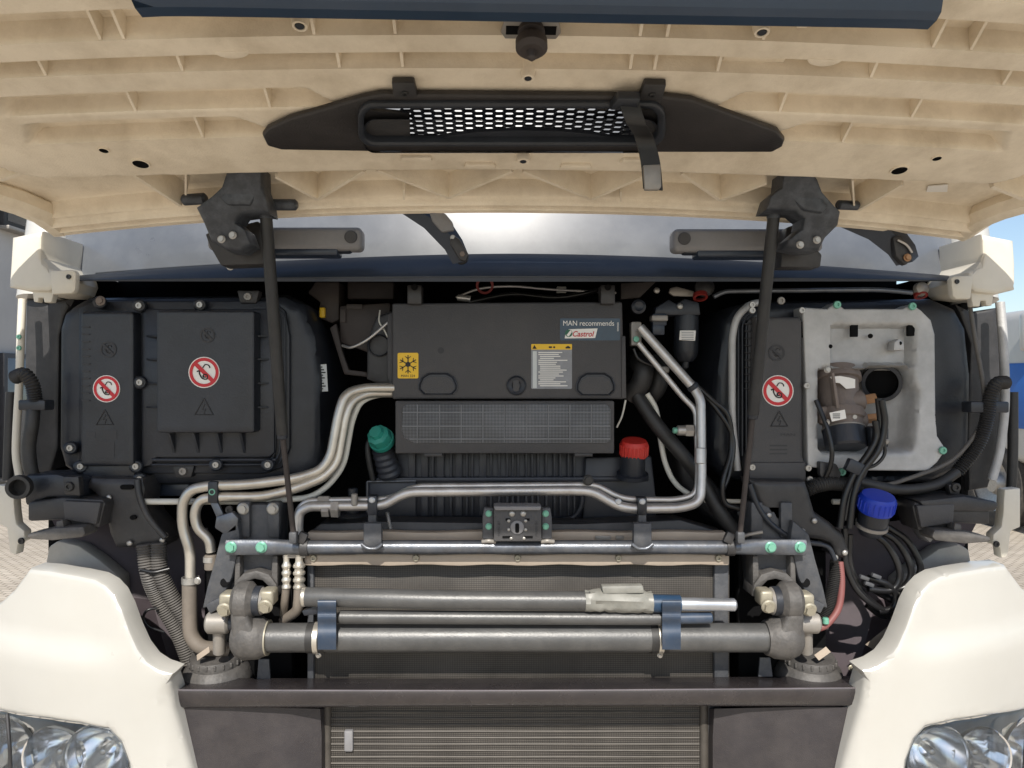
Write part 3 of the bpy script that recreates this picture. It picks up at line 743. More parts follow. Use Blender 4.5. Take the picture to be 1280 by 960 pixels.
for py in (420, 449, 479, 509):
    for x0, x1 in ((183, 196), (317, 336)):
        q = [W(x0, py - 1, YB - .031), W(x1, py - 1, YB - .031), W(x1, py - 1, YB - .058)] if x0 < 200 else [W(x0, py - 1, YB - .058), W(x0, py - 1, YB - .031), W(x1, py - 1, YB - .031)]
        obj('gusset', prism_w(q, (0, 0, -.004)), 'black', lb)
for px in (216, 246, 275, 304):
    a, b_ = W(px, 541, YB - .031), W(px, 566, YB - .031); obj('gusset', prism_w([a, b_, a + Vector((0, -.03, 0))], (.006, 0, 0)), 'black', lb)
obj('rail', add_tube(NB(), [W(190, 575, YB - .03), W(345, 575, YB - .03)], .004, 8), 'black', lb)
obj('rail', add_tube(NB(), [W(190, 581, YB - .025), W(340, 581, YB - .025)], .003, 8), 'black', lb)
for x_ in (344, 350, 356): obj('rail', add_tube(NB(), fillet([W(x_ - 8, 386, YB - .02), W(x_, 396, YB - .02), W(x_, 566, YB - .02), W(x_ - 8, 580, YB - .02)], .02), .0028, 8), 'black', lb)
for k in range(11):
    obj('tick', box(102, 408 + k * 9.2, 112, 409.4 + k * 9.2, YB - .052, .004, 0), 'emboss', lb)
for px, py in ((125, 378), (174, 382), (250, 381), (175, 478), (101, 583), (94, 598), (108, 606), (170, 583), (175, 599), (162, 607), (270, 581), (335, 581), (88, 560)):
    obj('lug', cyl(W(px, py, YB + .0), W(px, py, YB - .042), S(8, YB), .004, 18), 'black', lb)
    bolt(px, py, YB - .042, 4.2, 'bolt', lb, 'torx')
bolt(126, 376, YB - .05, 6, 'motor', lb)
for px, py in ((310, 371), (229, 589)):
    obj('tab', plate([(px - 14, py - 8), (px + 14, py - 8), (px + 10, py + 8), (px - 10, py + 8)], YB - .02, .03, .003), 'blackdusty', lb); bolt(px, py, YB - .02, 5, 'greysteel', lb, 'torx')
sign(nc, 133, 486, 17, YB - .05); sign(rp_, 255, 465.5, 19.5, YB - .075)
sign(rp_, 259, 419, 10, YB - .0745, False); sign(nc, 135, 437, 11, YB - .0495, False)
def triangle(parent, cx, cy, r, Y, m='emboss'):
    pts = [W(cx, cy - r, Y - .0004), W(cx + r * .95, cy + r * .7, Y - .0004), W(cx - r * .95, cy + r * .7, Y - .0004)]; pts.append(pts[0])
    obj('warning_triangle', add_tube(NB(), pts, S(1, Y), 6), m, parent)
    obj('flash_mark', add_tube(NB(), [W(cx + 1, cy - r * .4, Y - .0003), W(cx - 2, cy + r * .15, Y - .0003), W(cx + 2, cy + r * .1, Y - .0003), W(cx, cy + r * .6, Y - .0003)], S(.7, Y), 6), m, parent)
triangle(rp_, 255, 510, 12, YB - .075); triangle(nc, 131, 523, 11, YB - .05)
lines([(120, 552, 143, 572), (108, 540, 119, 547), (129, 538, 146, 549)], YB - .0505, 'emboss', nc, 'print_patch')
lab = obj('paper_label', plate([(397, 456), (408, 455), (410, 489), (398, 490)], YB + .02, .001, 0), 'label_paper', lb, 'pale paper label with barcode on the box side')
lines([(399, 458 + k * 3.4, 403 + (k * 7 % 5), 459.6 + k * 3.4) for k in range(9)], YB + .0195, 'ink', lab)

# duct under the left box and its two corrugated hoses
du = P('cable_duct', shell([(110, 596), (178, 597), (182, 612), (180, 628), (188, 644), (202, 660), (210, 676), (203, 684), (180, 687), (142, 686), (134, 668), (128, 640), (116, 618), (104, 610)], lambda x, z: .10, .02, .06, .014), 'blackdusty', 'black curved cable duct below the left control box')
obj('duct_rib', pipe([(172, 600, .09), (174, 620, .085), (184, 646, .085), (207, 672, .085)], 4, .05), 'blackdusty', du)
obj('slot', plate(rrect(150, 606, 166, 612, 3), .094, .006, 0), 'deep', du); obj('slot', plate(ell(166, 647, 4, 3), .094, .006, 0), 'deep', du)
for px, py in ((136, 622), (162, 679), (207, 669), (203, 675)): bolt(px, py, .094, 3.6, 'bolt', du, 'dome')
P('corrugated_hose', hose([(180, 680, .10), (185, 715, .10), (196, 745, .12), (222, 790, .14), (238, 830, .15)], 9), 'greyhose', 'left of two grey corrugated hoses under the left duct')
P('corrugated_hose', hose([(198, 678, .10), (200, 712, .10), (212, 742, .11), (236, 782, .13), (250, 815, .15)], 9), 'greyhose', 'right of two grey corrugated hoses under the left duct')
P('cable_tie', pipe([(205, 790, .1), (186, 784, .09), (178, 773, .09), (183, 762, .09), (196, 760, .1)], 1.6, .02), 'cable')
obj('tie_band', pipe([(176, 712, .085), (192, 716, .08), (212, 711, .09)], 2.2, .01), 'cable', du)

# ---- right control box
rb = P('control_box', shell([(918, 382), (940, 376), (1170, 372), (1198, 384), (1212, 410), (1218, 470), (1216, 560), (1200, 590), (1170, 604), (960, 608), (912, 600), (896, 585), (890, 560), (894, 470), (904, 400)], lambda x, z: YB + .02 + .13 * ss(.62, .68, x) * (1 - ss(.97, 1.01, x)) * ss(1.41, 1.45, z) * (1 - ss(1.74, 1.78, z)), .03, .30, .02), 'black', 'black control box carrying a metal plate, right side of the bay')
obj('seal_strip', pipe([(950, 378, YB - .02), (938, 380, YB - .025), (921, 395, YB - .025), (915, 420, YB - .025), (915, 530, YB - .02), (922, 588, YB - .02)], 4.5, .05), 'alu', rb)
for k, x_ in enumerate((923, 928, 933)): obj('rail', add_tube(NB(), fillet([W(x_ + 14, 390, YB - .02), W(x_, 402, YB - .02), W(x_, 570, YB - .02)], .03), .0026, 8), 'black', rb)
obj('side_slope', plate([(935, 400), (950, 396), (946, 578), (936, 580)], YB - .025, .02, .003), 'blackdusty', rb)
for k in range(10): obj('tick', box(931, 404 + k * 9, 940, 405.6 + k * 9, YB - .03, .004, 0), 'ink', rb)
nr_ = obj('narrow_cover', shell([(945, 396), (1000, 396), (1003, 402), (1004, 570), (1008, 580), (1008, 600), (938, 600), (935, 580), (940, 560)], lambda x, z: YB - .055, .008, .04, .014), 'greyplastic', rb, 'narrow dark cover left of the metal plate')
obj('cover_step', box(937, 578, 1008, 601, YB - .06, .02, .004), 'greyplastic', rb)
sign(nr_, 972.5, 488.5, 19.5, YB - .055); sign(nr_, 971, 441, 11, YB - .0545, False); triangle(nr_, 974, 525, 11, YB - .055)
text('MAN', 976, 545, YB - .0555, 3.4, 'emboss', nr_, 18); lines([(962, 556 + k * 5, 984, 558 + k * 5) for k in range(3)], YB - .0552, 'emboss', nr_, 'print_patch')
# cast plate with its pocket
def castplate():
    O = [(1003, 384), (1034, 386), (1046, 378), (1056, 386), (1128, 386), (1141, 380), (1152, 388), (1164, 400), (1169, 418), (1170, 520), (1172, 545), (1183, 562), (1172, 578), (1160, 589), (1050, 588), (1010, 584), (1008, 500)]
    inner = [(1017, 462), (1024, 459), (1075, 460), (1086, 455), (1130, 455), (1137, 460), (1140, 478), (1146, 490), (1142, 540), (1140, 560), (1134, 566), (1022, 566), (1017, 560)]
    def Yf(x, z):
        p = Vector((x, z)); k = len(I2)
        f = False; best = 9
        for i in range(k):
            a, b = I2[i], I2[(i + 1) % k]
            if (a.y > p.y) != (b.y > p.y) and p.x < (b.x - a.x) * (p.y - a.y) / (b.y - a.y) + a.x: f = not f
            d = b - a; t_ = max(0, min(1, (p - a).dot(d) / d.length_squared)); best = min(best, (p - (a + d * t_)).length)
        Y = YB - .05
        if f: Y += .15 * ss(0, .022, best) * (1 - .70 * max(0, min(1, (x - xr + .17) / .15)))
        # shallow steps above the pocket
        X0, X1, Z0, Z1 = st_
        inside = ss(X0 - .004, X0 + .004, x) * (1 - ss(X1 - .004, X1 + .004, x)) * ss(Z1 - .004, Z1 + .004, z) * (1 - ss(Z0 - .006, Z0, z))
        if not f: Y += .028 * inside
        return Y
    g0 = globals()
    I2 = [Vector((W(x, y, YB - .03).x, W(x, y, YB - .03).z)) for x, y in inner]; xr = max(p.x for p in I2)
    a, b = W(1036, 406, YB - .03), W(1136, 458, YB - .03); st_ = (a.x, b.x, a.z, b.z)
    bm = shell(O, Yf, .004, .05, .0075)
    return bm
cp = obj('cast_plate', castplate(), 'alu', rb, 'bare grey cast metal plate with a deep pocket', ang=60)
for px, py in ((1046, 381), (1140, 383), (1178, 563), (1052, 590)): bolt(px, py, YB - .052, 5, 'zincgreen', rb, 'torx')
for px, py in ((940, 381), (940, 388), (1002, 388), (1008, 482), (940, 584), (941, 602), (1010, 585), (1012, 599), (1011, 605)): bolt(px, py, YB - .06, 4.2, 'bolt', rb, 'torx')
bolt(976, 376, YB - .03, 5, 'greysteel', rb, 'torx')
for (x0, y0, x1, y1) in ((1064, 404, 1073, 421), (1135, 404, 1146, 420), (1000, 402, 1006, 422)): obj('slot', box(x0, y0, x1, y1, YB - .046, .01, .002), 'deep', rb)
for px, py, r in ((1038, 433, 2.6), (1088, 420, 3)): obj('hole_cup', cyl(W(px, py, YB - .04), W(px, py, YB - .0515 if px < 1040 else YB - .034), S(r, YB), .001, 14), 'deep', rb)
obj('lug', plate([(1117, 438), (1118, 428), (1124, 423), (1130, 428), (1131, 438)], YB - .056, .03, .003), 'alu', rb); obj('hole_cup', cyl(W(1125, 429, YB - .05), W(1125, 429, YB - .0565), S(2.4, YB), .001, 12), 'deep', rb)
op = W(1102, 477, .172)
so = obj('socket', lathe([(0, S(23, YB + .05)), (-.022, S(23, YB + .05)), (-.022, S(18, YB + .05)), (.02, S(17, YB)), (.02, 0)], op, (.5, 1, .2), 28), 'deep', rb, 'round black socket in the metal plate')
obj('socket_rim', lathe([(-.026, S(19, YB)), (-.026, S(23.5, YB)), (.01, S(24, YB)), (.01, S(19, YB))], op, (.5, 1, .2), 28), 'black', rb)
# steering-style motor unit set in the pocket
m0, m1 = W(1044, 470, YB + .01), W(1056, 548, YB - .05); ax = (m1 - m0).normalized(); L = (m1 - m0).length
mo = P('valve_unit', lathe([(-.015, 0), (-.015, S(27, YB)), (.002, S(30, YB)), (.016, S(30, YB)), (.018, S(26, YB)), (L * .56, S(23, YB)), (L * .58, S(27, YB)), (L * .72, S(27, YB)), (L * .74, S(24, YB)), (L * .86, S(23, YB)), (L * .86, 0)], m0, ax, 28), 'motor', 'rusty brown cylindrical unit set in the metal plate')
obj('end_cap', lathe([(L * .85, 0), (L * .85, S(25, YB)), (L * 1.12, S(24, YB)), (L * 1.15, S(22, YB)), (L * 1.15, 0)], m0, ax, 28), 'black', mo)
obj('cap_ring', lathe([(L * .845, S(23, YB)), (L * .845, S(25.5, YB)), (L * .865, S(25.5, YB)), (L * .865, S(23, YB))], m0, ax, 28), 'greysteel', mo)
for a, b_ in (((1060, 503, YB - .035), (1078, 500, YB - .04)), ((1060, 526, YB - .035), (1080, 524, YB - .04))):
    A, B_ = W(*a), W(*b_); d = (B_ - A); obj('port', lathe([(-.03, S(12, YB)), (0, S(13, YB)), (d.length, S(12, YB)), (d.length + .004, S(9, YB)), (d.length + .008, 0)], A, d), 'motor', mo)
    obj('nut', lathe([(d.length, S(6.5, YB)), (d.length + .03, S(6.5, YB)), (d.length + .03, 0)], A, d, 6), 'copper', mo)
obj('type_plate', plate([(1037, 516), (1056, 512), (1058, 523), (1040, 527)], YB - .099, .002, 0), 'stick_white', mo)
lines([(1041, 517 + k * 2.4, 1050, 518 + k * 2.4) for k in range(3)], YB - .1000, 'ink', mo)
obj('torn_label', plate([(1038, 471), (1050, 470), (1062, 472), (1069, 474), (1069, 485), (1058, 486), (1050, 479), (1042, 478)], YB - .066, .002, 0), 'stick_white', mo)
obj('fin', plate([(1040, 466), (1043, 466), (1050, 510), (1046, 511)], YB - .072, .02, .001), 'motor', mo)
obj('clamp_ear', plate(rrect(1026, 508, 1036, 530, 4), YB - .05, .03, .004), 'motor', mo)
for px, py in ((1033, 528), (1067, 521), (1034, 462)): bolt(px, py, YB - .075, 4.4, 'bolt', mo)
for k, q in enumerate(([(1098, 498), (1100, 530), (1092, 560), (1072, 590), (1062, 620), (1056, 650)], [(1094, 526), (1096, 545), (1086, 566), (1068, 592), (1056, 622), (1050, 660)], [(1102, 500), (1106, 530), (1098, 562), (1078, 590), (1068, 618), (1062, 660)])):
    P('pressure_hose', pipe([(x_, y_, .06 - .005 * k) for x_, y_ in q], 4.2, smooth=True), 'cable', ['black hose from the upper port of the brown unit', 'black hose from the lower port of the brown unit', 'outermost black hose beside the brown unit'][k])
P('wire', pipe([(1020, 500, .1), (1034, 535, .08), (1040, 565, .07), (1036, 588, .08), (1026, 604, .1)], 3, smooth=True), 'cable', 'black wire running down beside the brown unit')
P('wire', pipe([(1103, 545, .06), (1106, 566, .06), (1096, 580, .06), (1080, 586, .06)], 2.2, smooth=True), 'cable')
P('wire_clamp', bev(add_box(NB(), W(1070, 585, .055), (.05, .02, .03), Matrix.Rotation(R(25), 3, 'Y')), .004), 'black')
o = P('connector_bracket', plate([(1025, 577), (1046, 580), (1052, 592), (1048, 605), (1030, 604), (1025, 592)], .09, .02, .003), 'blackdusty')
for px, py in ((1105, 545), (1100, 556), (1108, 552)): bolt(px, py, .06, 3.4, 'greysteel', o)
P('cable_bundle', bev(add_box(NB(), W(1096, 546, .085), (.045, .03, .05)), .006), 'black')
# lower right duct
du = P('cable_duct', shell([(938, 600), (1008, 601), (1013, 615), (1020, 640), (1040, 654), (1056, 668), (1064, 690), (1058, 699), (1046, 697), (1038, 680), (1028, 676), (994, 672), (962, 650), (948, 628)], lambda x, z: .06, .014, .06, .014), 'blackdusty', 'black curved cable duct below the right control box')
obj('duct_rib', pipe([(937, 605, .05), (946, 632, .05), (962, 655, .05), (993, 676, .05), (1026, 680, .05)], 3.5, .04), 'black', du)
obj('duct_rib', pipe([(1026, 680, .05), (1037, 684, .05), (1044, 700, .05)], 3, .02), 'black', du)
for px, py in ((961, 644), (1003, 664), (1018, 651), (1044, 697), (1056, 691)): bolt(px, py, .056, 3.8, 'bolt', du, 'dome')
P('corrugated_hose', hose([(1008, 612, .09), (1024, 606, .09), (1046, 604, .10), (1090, 612, .12)], 9), 'rubber', 'black corrugated hose beside the blue cap')

# blue capped bottle and loops of hose
c = W(1092, 646, .05); axb = Vector((.04, -.35, 1)).normalized()
bt = P('washer_filler', lathe([(-.045, 0), (-.045, .024), (-.03, .032), (0, .034), (.02, .032), (.02, 0)], c, axb), 'black', 'black filler neck with a blue cap on the right')
obj('cap', lathe([(.015, 0), (.015, .0375), (.02, .040), (.05, .039), (.056, .035), (.058, 0)], c, axb, 26), 'blue', bt, 'blue ribbed screw cap')
u = axb.cross(Vector((1, 0, 0))).normalized(); v_ = axb.cross(u)
for k in range(22):
    a = 2 * math.pi * k / 22; p = c + axb * .034 + (u * math.cos(a) + v_ * math.sin(a)) * .0395
    obj('grip', bev(add_box(NB(), p, (.004, .004, .026), Vector((0, 0, 1)).rotation_difference(axb).to_matrix()), .0015, 1), 'blue', bt)
obj('neck_ring', lathe([(-.026, .03), (-.026, .036), (-.018, .036), (-.018, .03)], c, axb), 'greysteel', bt)
for k, q in enumerate(([(1092, 668), (1108, 680), (1122, 705), (1124, 725), (1112, 738), (1085, 736)], [(1100, 664), (1120, 676), (1136, 702), (1138, 722), (1126, 736), (1098, 736)], [(1108, 658), (1132, 674), (1148, 700), (1150, 716), (1138, 730), (1118, 733)],
                       [(1056, 660), (1056, 700), (1068, 732), (1086, 752), (1106, 764)], [(1062, 668), (1062, 704), (1076, 738), (1096, 758), (1112, 770)], [(1078, 728), (1100, 742), (1118, 752), (1122, 764), (1104, 770), (1084, 756)], [(1085, 722), (1108, 730), (1120, 744), (1116, 760), (1098, 764)])):
    P('coiled_hose', pipe([(x_, y_, .08 + .01 * (k % 3)) for x_, y_ in q], 4.2, smooth=True), 'cable')
for px, py in ((1080, 722), (1095, 720), (1086, 730)): P('hose_clip', bev(add_box(NB(), W(px, py, .065), (.022, .012, .009), Matrix.Rotation(R(20), 3, 'Y')), .002), 'bracket')

# ---- dusty outer walls and edges of the bay
def sidewall(pts, m, Yn, d, name, label=None): return P(name, shell(pts, lambda x, z: Yn, .008, d, .03), m, label)
sidewall([(32, 372), (60, 378), (92, 372), (80, 395), (74, 420), (72, 560), (60, 600), (40, 610), (34, 560), (30, 450)], 'blackdusty', .22, .25, 'side_wall')
sidewall([(1196, 380), (1216, 390), (1250, 384), (1256, 420), (1252, 560), (1236, 610), (1212, 614), (1210, 540), (1214, 430)], 'blackdusty', .22, .25, 'side_wall')
P('door_seal', pipe([(28, 374, .16), (26, 420, .15), (24, 480, .15), (20, 560, .15), (24, 595, .15)], 4.5, smooth=True), 'whitep', 'pale door seal edge on the left')
P('door_seal', pipe([(1250, 378, .16), (1254, 430, .15), (1256, 500, .15), (1250, 560, .15), (1240, 600, .15)], 5.5, smooth=True), 'alu', 'pale door seal edge on the right')
P('rubber_gaiter', pipe([(14, 490, .17), (12, 540, .17), (10, 600, .17)], 6, smooth=True), 'rubber')
P('rubber_gaiter', pipe([(1266, 490, .17), (1266, 560, .17), (1264, 610, .17), (1260, 640, .17)], 6, smooth=True), 'rubber')
P('corrugated_hose', hose([(18, 472, .10), (30, 468, .09), (40, 480, .09), (44, 500, .10)], 8), 'rubber', 'short black corrugated hose at the left edge')
P('corrugated_hose', hose([(1258, 478, .10), (1246, 480, .09), (1238, 496, .09), (1232, 530, .10), (1220, 560, .11), (1196, 590, .12)], 8), 'rubber', 'long black corrugated hose at the right edge')
P('cable_loom', pipe([(1196, 590, .11), (1170, 606, .10), (1130, 612, .10), (1090, 606, .10), (1060, 598, .11)], 6.5, smooth=True), 'rubber')
P('cable_loom', pipe([(42, 500, .11), (40, 530, .10), (36, 560, .10), (40, 592, .10), (50, 600, .11)], 8, smooth=True), 'rubber', 'taped black cable loom at the left edge')
P('loom_clip', box(22, 500, 56, 513, .09, .04, .004), 'black'); P('loom_clip', box(1214, 502, 1262, 516, .09, .04, .004), 'black')
P('grey_tube', pipe([(1212, 380, .12), (1220, 430, .11), (1230, 490, .11), (1226, 530, .11), (1190, 575, .11), (1130, 600, .10), (1098, 608, .10)], 2.6, smooth=True), 'greyhose', 'thin grey tube curving down the right side')
o = P('side_clip', box(1198, 466, 1212, 506, .20, .02, .002), 'blackdusty'); bolt(1204, 489, .20, 4, 'bolt', o)
for px, py in ((24, 421), (24, 435)): bolt(px, py, .14, 3, 'zincgreen', o, 'torx')

# lower corner hardware, both sides
def corner_hw(sx, mirror):
    X = (lambda x: x) if not mirror else (lambda x: 1272 - x)
    Yc = .06
    def pl(pts, Y, d, b, m, name, label=None): return P(name, plate([(X(x), y + (4 if mirror else 0)) for x, y in pts], Y, d, b), m, label)
    side = 'right' if mirror else 'left'
    pl([(34, 628), (76, 622), (128, 624), (132, 630), (124, 660), (88, 656), (78, 650), (34, 652)], Yc, .08, .008, 'blackdusty', 'lamp_bracket', f'black moulded bracket below the {side} control box')
    o = pl([(78, 626), (126, 628), (120, 656), (80, 650)], Yc - .012, .02, .004, 'greyplastic', 'bracket_face')
    pl([(32, 668), (50, 664), (66, 660), (104, 658), (107, 668), (102, 672), (64, 676), (34, 674)], Yc - .04, .06, .006, 'casting', 'latch_arm', f'grey latch arm at the {side} edge')
    pl([(70, 652), (78, 650), (80, 660), (70, 660)], Yc - .03, .03, .002, 'casting', 'latch_tooth')
    pl([(-4, 606), (16, 608), (18, 640), (20, 655), (30, 664), (31, 676), (22, 680), (20, 694), (12, 692), (8, 660), (-4, 655)], Yc + .05, .03, .004, 'whitep', 'step_panel', f'white step panel at the {side} edge')
    bolt(X(27), 676 + (4 if mirror else 0), Yc + .045, 4, 'blackbolt', o, 'torx')
    pl([(56, 708), (60, 684), (72, 676), (98, 682), (124, 700), (150, 722), (152, 745), (120, 724), (84, 716)], Yc + .12, .05, .006, 'archgrey', 'wheel_arch_edge', f'grey wheel arch edge behind the {side} corner panel')
    if not mirror:
        r = W(27, 608, .04); P('horn_cup', lathe([(0, S(14, .04)), (-.01, S(15, .04)), (-.02, S(14, .04)), (-.02, S(10, .04)), (.0, S(9, .04)), (.0, 0)], r, (-.15, 1, 0)), 'rubber', 'round black rubber cup at the left edge')
        P('corner_block', plate([(28, 594), (70, 592), (100, 600), (100, 624), (60, 622), (30, 634)], .07, .1, .01), 'black')
        o = P('corner_block', plate([(78, 596), (98, 596), (100, 620), (80, 618)], .05, .02, .003), 'blackdusty'); bolt(87, 608, .05, 6, 'blackbolt', o, 'torx')
    else:
        P('corner_block', plate([(1148, 626), (1206, 620), (1250, 628), (1246, 640), (1200, 640), (1160, 640)], .05, .1, .008), 'blackdusty')
        P('sill_bracket', plate([(1146, 640), (1156, 672), (1164, 680), (1176, 660), (1172, 640)], .09, .05, .006), 'handle')
        o = P('corner_block', plate([(1186, 606), (1200, 604), (1200, 618), (1188, 618)], .08, .02, .003), 'blackdusty'); bolt(1194, 609, .08, 6, 'blackbolt', o, 'torx')
corner_hw(0, False); corner_hw(0, True)

# ================================================================ middle of the bay
YC = .13
hb = P('heater_box', plate([(490, 379), (778, 377), (781, 499), (490, 499)], YC, .10, .005, 3), 'greyplastic', 'grey square heater cover in the middle of the bay')
gp = obj('grille_panel', plate([(494, 501), (768, 501), (768, 567), (494, 567)], YC - .012, .09, .004), 'greyplastic', hb, 'lower panel with a long fine mesh')
obj('side_lip', plate([(777, 420), (782, 420), (783, 498), (777, 498)], YC - .003, .05, .002), 'greyplastic', hb)
gz = obj('gauze', plate([(503, 510), (508, 505), (758, 505), (763, 511), (763, 550), (758, 554), (518, 554), (506, 548), (502, 538)], YC - .0155, .005, .001), 'gauze', hb)
for k in range(9): obj('gauze_bar', box(521.4 + k * 27.2, 506, 522.6 + k * 27.2, 553, YC - .0175, .004, 0), 'gauzebar', hb)
for py in (515, 532, 548): obj('gauze_bar', box(503 if py < 540 else 512, py, 763, py + 1.1, YC - .0170, .004, 0), 'gauzebar', hb)
def recess(pts, Y, parent, name='grip_recess'):
    k = len(pts); cx_ = sum(p[0] for p in pts) / k; cy_ = sum(p[1] for p in pts) / k
    rows = []
    for f, dy in ((1.0, -.0005), (1.06, -.003), (1.0, -.004), (.93, .0), (.9, -.0006)):
        rows.append([W(cx_ + (x - cx_) * f, cy_ + (y - cy_) * f, Y + dy) for x, y in pts + pts[:1]])
    bm = loft(rows); bm.faces.new([bm.verts.new(W(cx_ + (x - cx_) * .9, cy_ + (y - cy_) * .9, Y - .0006)) for x, y in pts]); return obj(name, bm, 'black', parent)
for x0, x1, y0, y1 in ((524, 571, 467, 493), (721, 768, 467, 494)):
    pts = [(x0 + 12, y0), (x1 - 12, y0), (x1 - 4, y0 + 5), (x1, y0 + 14), (x1, y1 - 6), (x1 - 6, y1), (x0 + 6, y1), (x0, y1 - 6), (x0, y0 + 14), (x0 + 4, y0 + 5)]
    recess(pts, YC, hb)
    obj('grip_floor', plate([(x0 + (x - x0 - 23) * .86 + 23, y0 + (y - y0 - 13) * .8 + 14.5) for x, y in pts], YC - .0008, .001, 0), 'greyplastic', hb)
oo = [p for p in ell(645.5, 482, 11.5, 13, 30)]
obj('knob_ring', lathe([(0, S(12.5, YC)), (-.004, S(12, YC)), (-.007, S(10, YC)), (-.004, S(6, YC)), (-.001, S(5, YC))], W(645.5, 482, YC), (0, 1, 0), 30), 'black', hb)
obj('knob', plate(rrect(641, 474, 649, 490, 3.8), YC - .005, .006, .001), 'greyplastic', hb)
obj('dimple', plate(ell(551, 438, 4), YC - .0006, .001, 0), 'emboss', hb)
for px in (518, 760): 
    o = obj('top_clip', box(px - 9, 356, px + 9, 380, YC - .02, .05, .003), 'blackdusty', hb); obj('clip_eye', cyl(W(px, 359, YC - .018), W(px, 359, YC - .024), S(4, YC), .001, 14), 'deep', hb)
for px in (542, 730): obj('bottom_clip', box(px - 12, 566, px + 11, 571, YC - .008, .03, .002), 'blackdusty', hb)
# stickers with their print
sk = obj('snow_sticker', plate(rrect(497, 441, 523, 473, 2), YC - .0009, .0009, 0), 'stick_yellow', hb, 'yellow sticker with a black snowflake')
for k in range(6):
    a = R(60 * k + 30); c_, s_2 = math.cos(a), math.sin(a); cx_, cy_ = 510, 455.5
    def arm(u, v): return W(cx_ + u * c_ - v * s_2, cy_ + u * s_2 + v * c_, YC - .0016)
    bm = NB(); prism_w([arm(1, -.6), arm(11.5, -.6), arm(11.5, .6), arm(1, .6)], (0, .0006, 0), bm=bm)
    for s in (-1, 1): prism_w([arm(6.5, 0), arm(9.6, s * 3.6), arm(10.6, s * 3.6), arm(7.9, 0)], (0, .0005, 0), bm=bm)
    obj('snowflake_arm', bm, 'ink', hb)
obj('snowflake_hub', plate(ell(510, 455.5, 3.2), YC - .0019, .0008, 0), 'ink', hb)
text('MAN 324', 501.5, 471.3, YC - .0012, 3, 'ink', hb, 17)
ns = obj('notice_sticker', plate(rrect(664, 430, 715, 486, 1.5), YC - .0008, .0008, 0), 'stick_grey', hb, 'grey notice of fine print with a yellow heading')
obj('notice_heading', plate(rrect(664, 430, 715, 437, 1), YC - .0016, .0008, 0), 'stick_yellow', hb)
obj('notice_margin', plate([(666, 439), (671, 439), (671, 485), (666, 485)], YC - .0014, .0008, 0), 'label_paper', hb)
random.seed(3)
lines([(673 + random.choice((0, 0, 2)), 440 + k * 2.45, 673 + random.uniform(18, 38), 441.1 + k * 2.45) for k in range(18)], YC - .0012, 'stick_white', hb, 'fine_print')
lines([(686, 433, 690, 435), (691.5, 433, 694, 435)], YC - .0020, 'ink', hb, 'fine_print')
obj('warning_triangle', plate([(668, 431.3), (671, 436), (665.5, 436)], YC - .0022, .0006, 0), 'ink', hb)
obj('book_mark', plate([(707, 434), (710, 432.2), (713, 434), (713, 435.6), (707, 435.6)], YC - .0022, .0006, 0), 'ink', hb)
rc = obj('brand_sticker', plate(rrect(700, 398, 775, 425.5, 2), YC - .0008, .0008, 0), 'stick_navy', hb, 'dark blue sticker with white lettering and a logo')
text('MAN recommends', 704, 407, YC - .0014, 6.2, 'stick_white', hb, 64, bold=0)
obj('logo_field', plate([(711, 411.5), (747, 410.5), (744, 422.5), (706, 423), (707, 415)], YC - .0015, .0008, 0), 'stick_white', hb)
obj('logo_roundel', plate(ell(711, 416.6, 4.6), YC - .0022, .0007, 0), 'inkgreen', hb)
obj('logo_mark', plate([(708, 419), (713, 412.6), (715, 415), (711, 420.6)], YC - .0028, .0006, 0), 'stick_white', hb)
text('Castrol', 716, 420.6, YC - .0023, 6.6, 'stick_red', hb, 27, shear=.25, bold=.012)
text('000000', 773.4, 414, YC - .0013, 2, 'stick_white', hb, 11, rot=90)

# ---- dark things behind, left of the heater cover
P('fan_housing', plate([(424, 382), (488, 378), (490, 470), (480, 466), (458, 440), (424, 428)], .24, .15, .006), 'brownblack', 'dark brown fan housing left of the heater cover')
o = P('blower_cheek', shell([(458, 428), (470, 395), (490, 388), (492, 486), (476, 482), (458, 474)], lambda x, z: .20, .008, .1, .02), 'blackdusty', 'dark blower cheek against the heater cover')
P('blower_ring', lathe([(0, S(14, .2)), (-.008, S(14, .2)), (-.01, S(12.5, .2)), (0, S(12, .2))], W(474, 432, .2), (0, 1, 0)), 'black')
P('top_tray', box(434, 352, 492, 374, .3, .2, .004), 'brownblack'); P('tray_tab', box(433, 380, 453, 386, .235, .01, .001), 'brownblack'); P('tray_tab', box(425, 386, 432, 403, .235, .01, .001), 'brownblack')
P('side_strip', plate([(484, 394), (491, 390), (492, 498), (484, 470)], .15, .06, .003), 'greyplastic')
P('wire', pipe([(428, 432, .2), (440, 434, .18), (460, 424, .17), (484, 404, .16), (492, 396, .17)], 1.8, smooth=True), 'silver', 'thin bright wire left of the heater cover')
P('wire', pipe([(475, 388, .18), (474, 402, .17), (480, 412, .17), (486, 424, .17)], 1, smooth=True), 'whitecable')
P('shelf_bracket', plate([(394, 352), (424, 352), (424, 400), (414, 404), (396, 396), (400, 378), (384, 366)], .26, .1, .005), 'brownblack', 'dark bracket with a yellow plug')
P('plug', box(399, 384, 406, 397, .25, .02, .003), 'stick_yellow'); P('plug', box(696, 358, 708, 366, .22, .02, .002), 'whitecable')
P('wire', pipe([(570, 372, .2), (600, 361, .2), (640, 358, .2), (690, 362, .2), (770, 366, .2)], 1.6, smooth=True), 'silver'); P('wire', pipe([(585, 378, .2), (640, 368, .22), (700, 372, .2), (760, 360, .2)], 3, smooth=True), 'cable')
P('red_ring', lathe([(0, S(11, .2)), (-.008, S(11, .2)), (-.008, S(8, .2))], W(606, 356, .2), (0, 1, .4)), 'darkred')
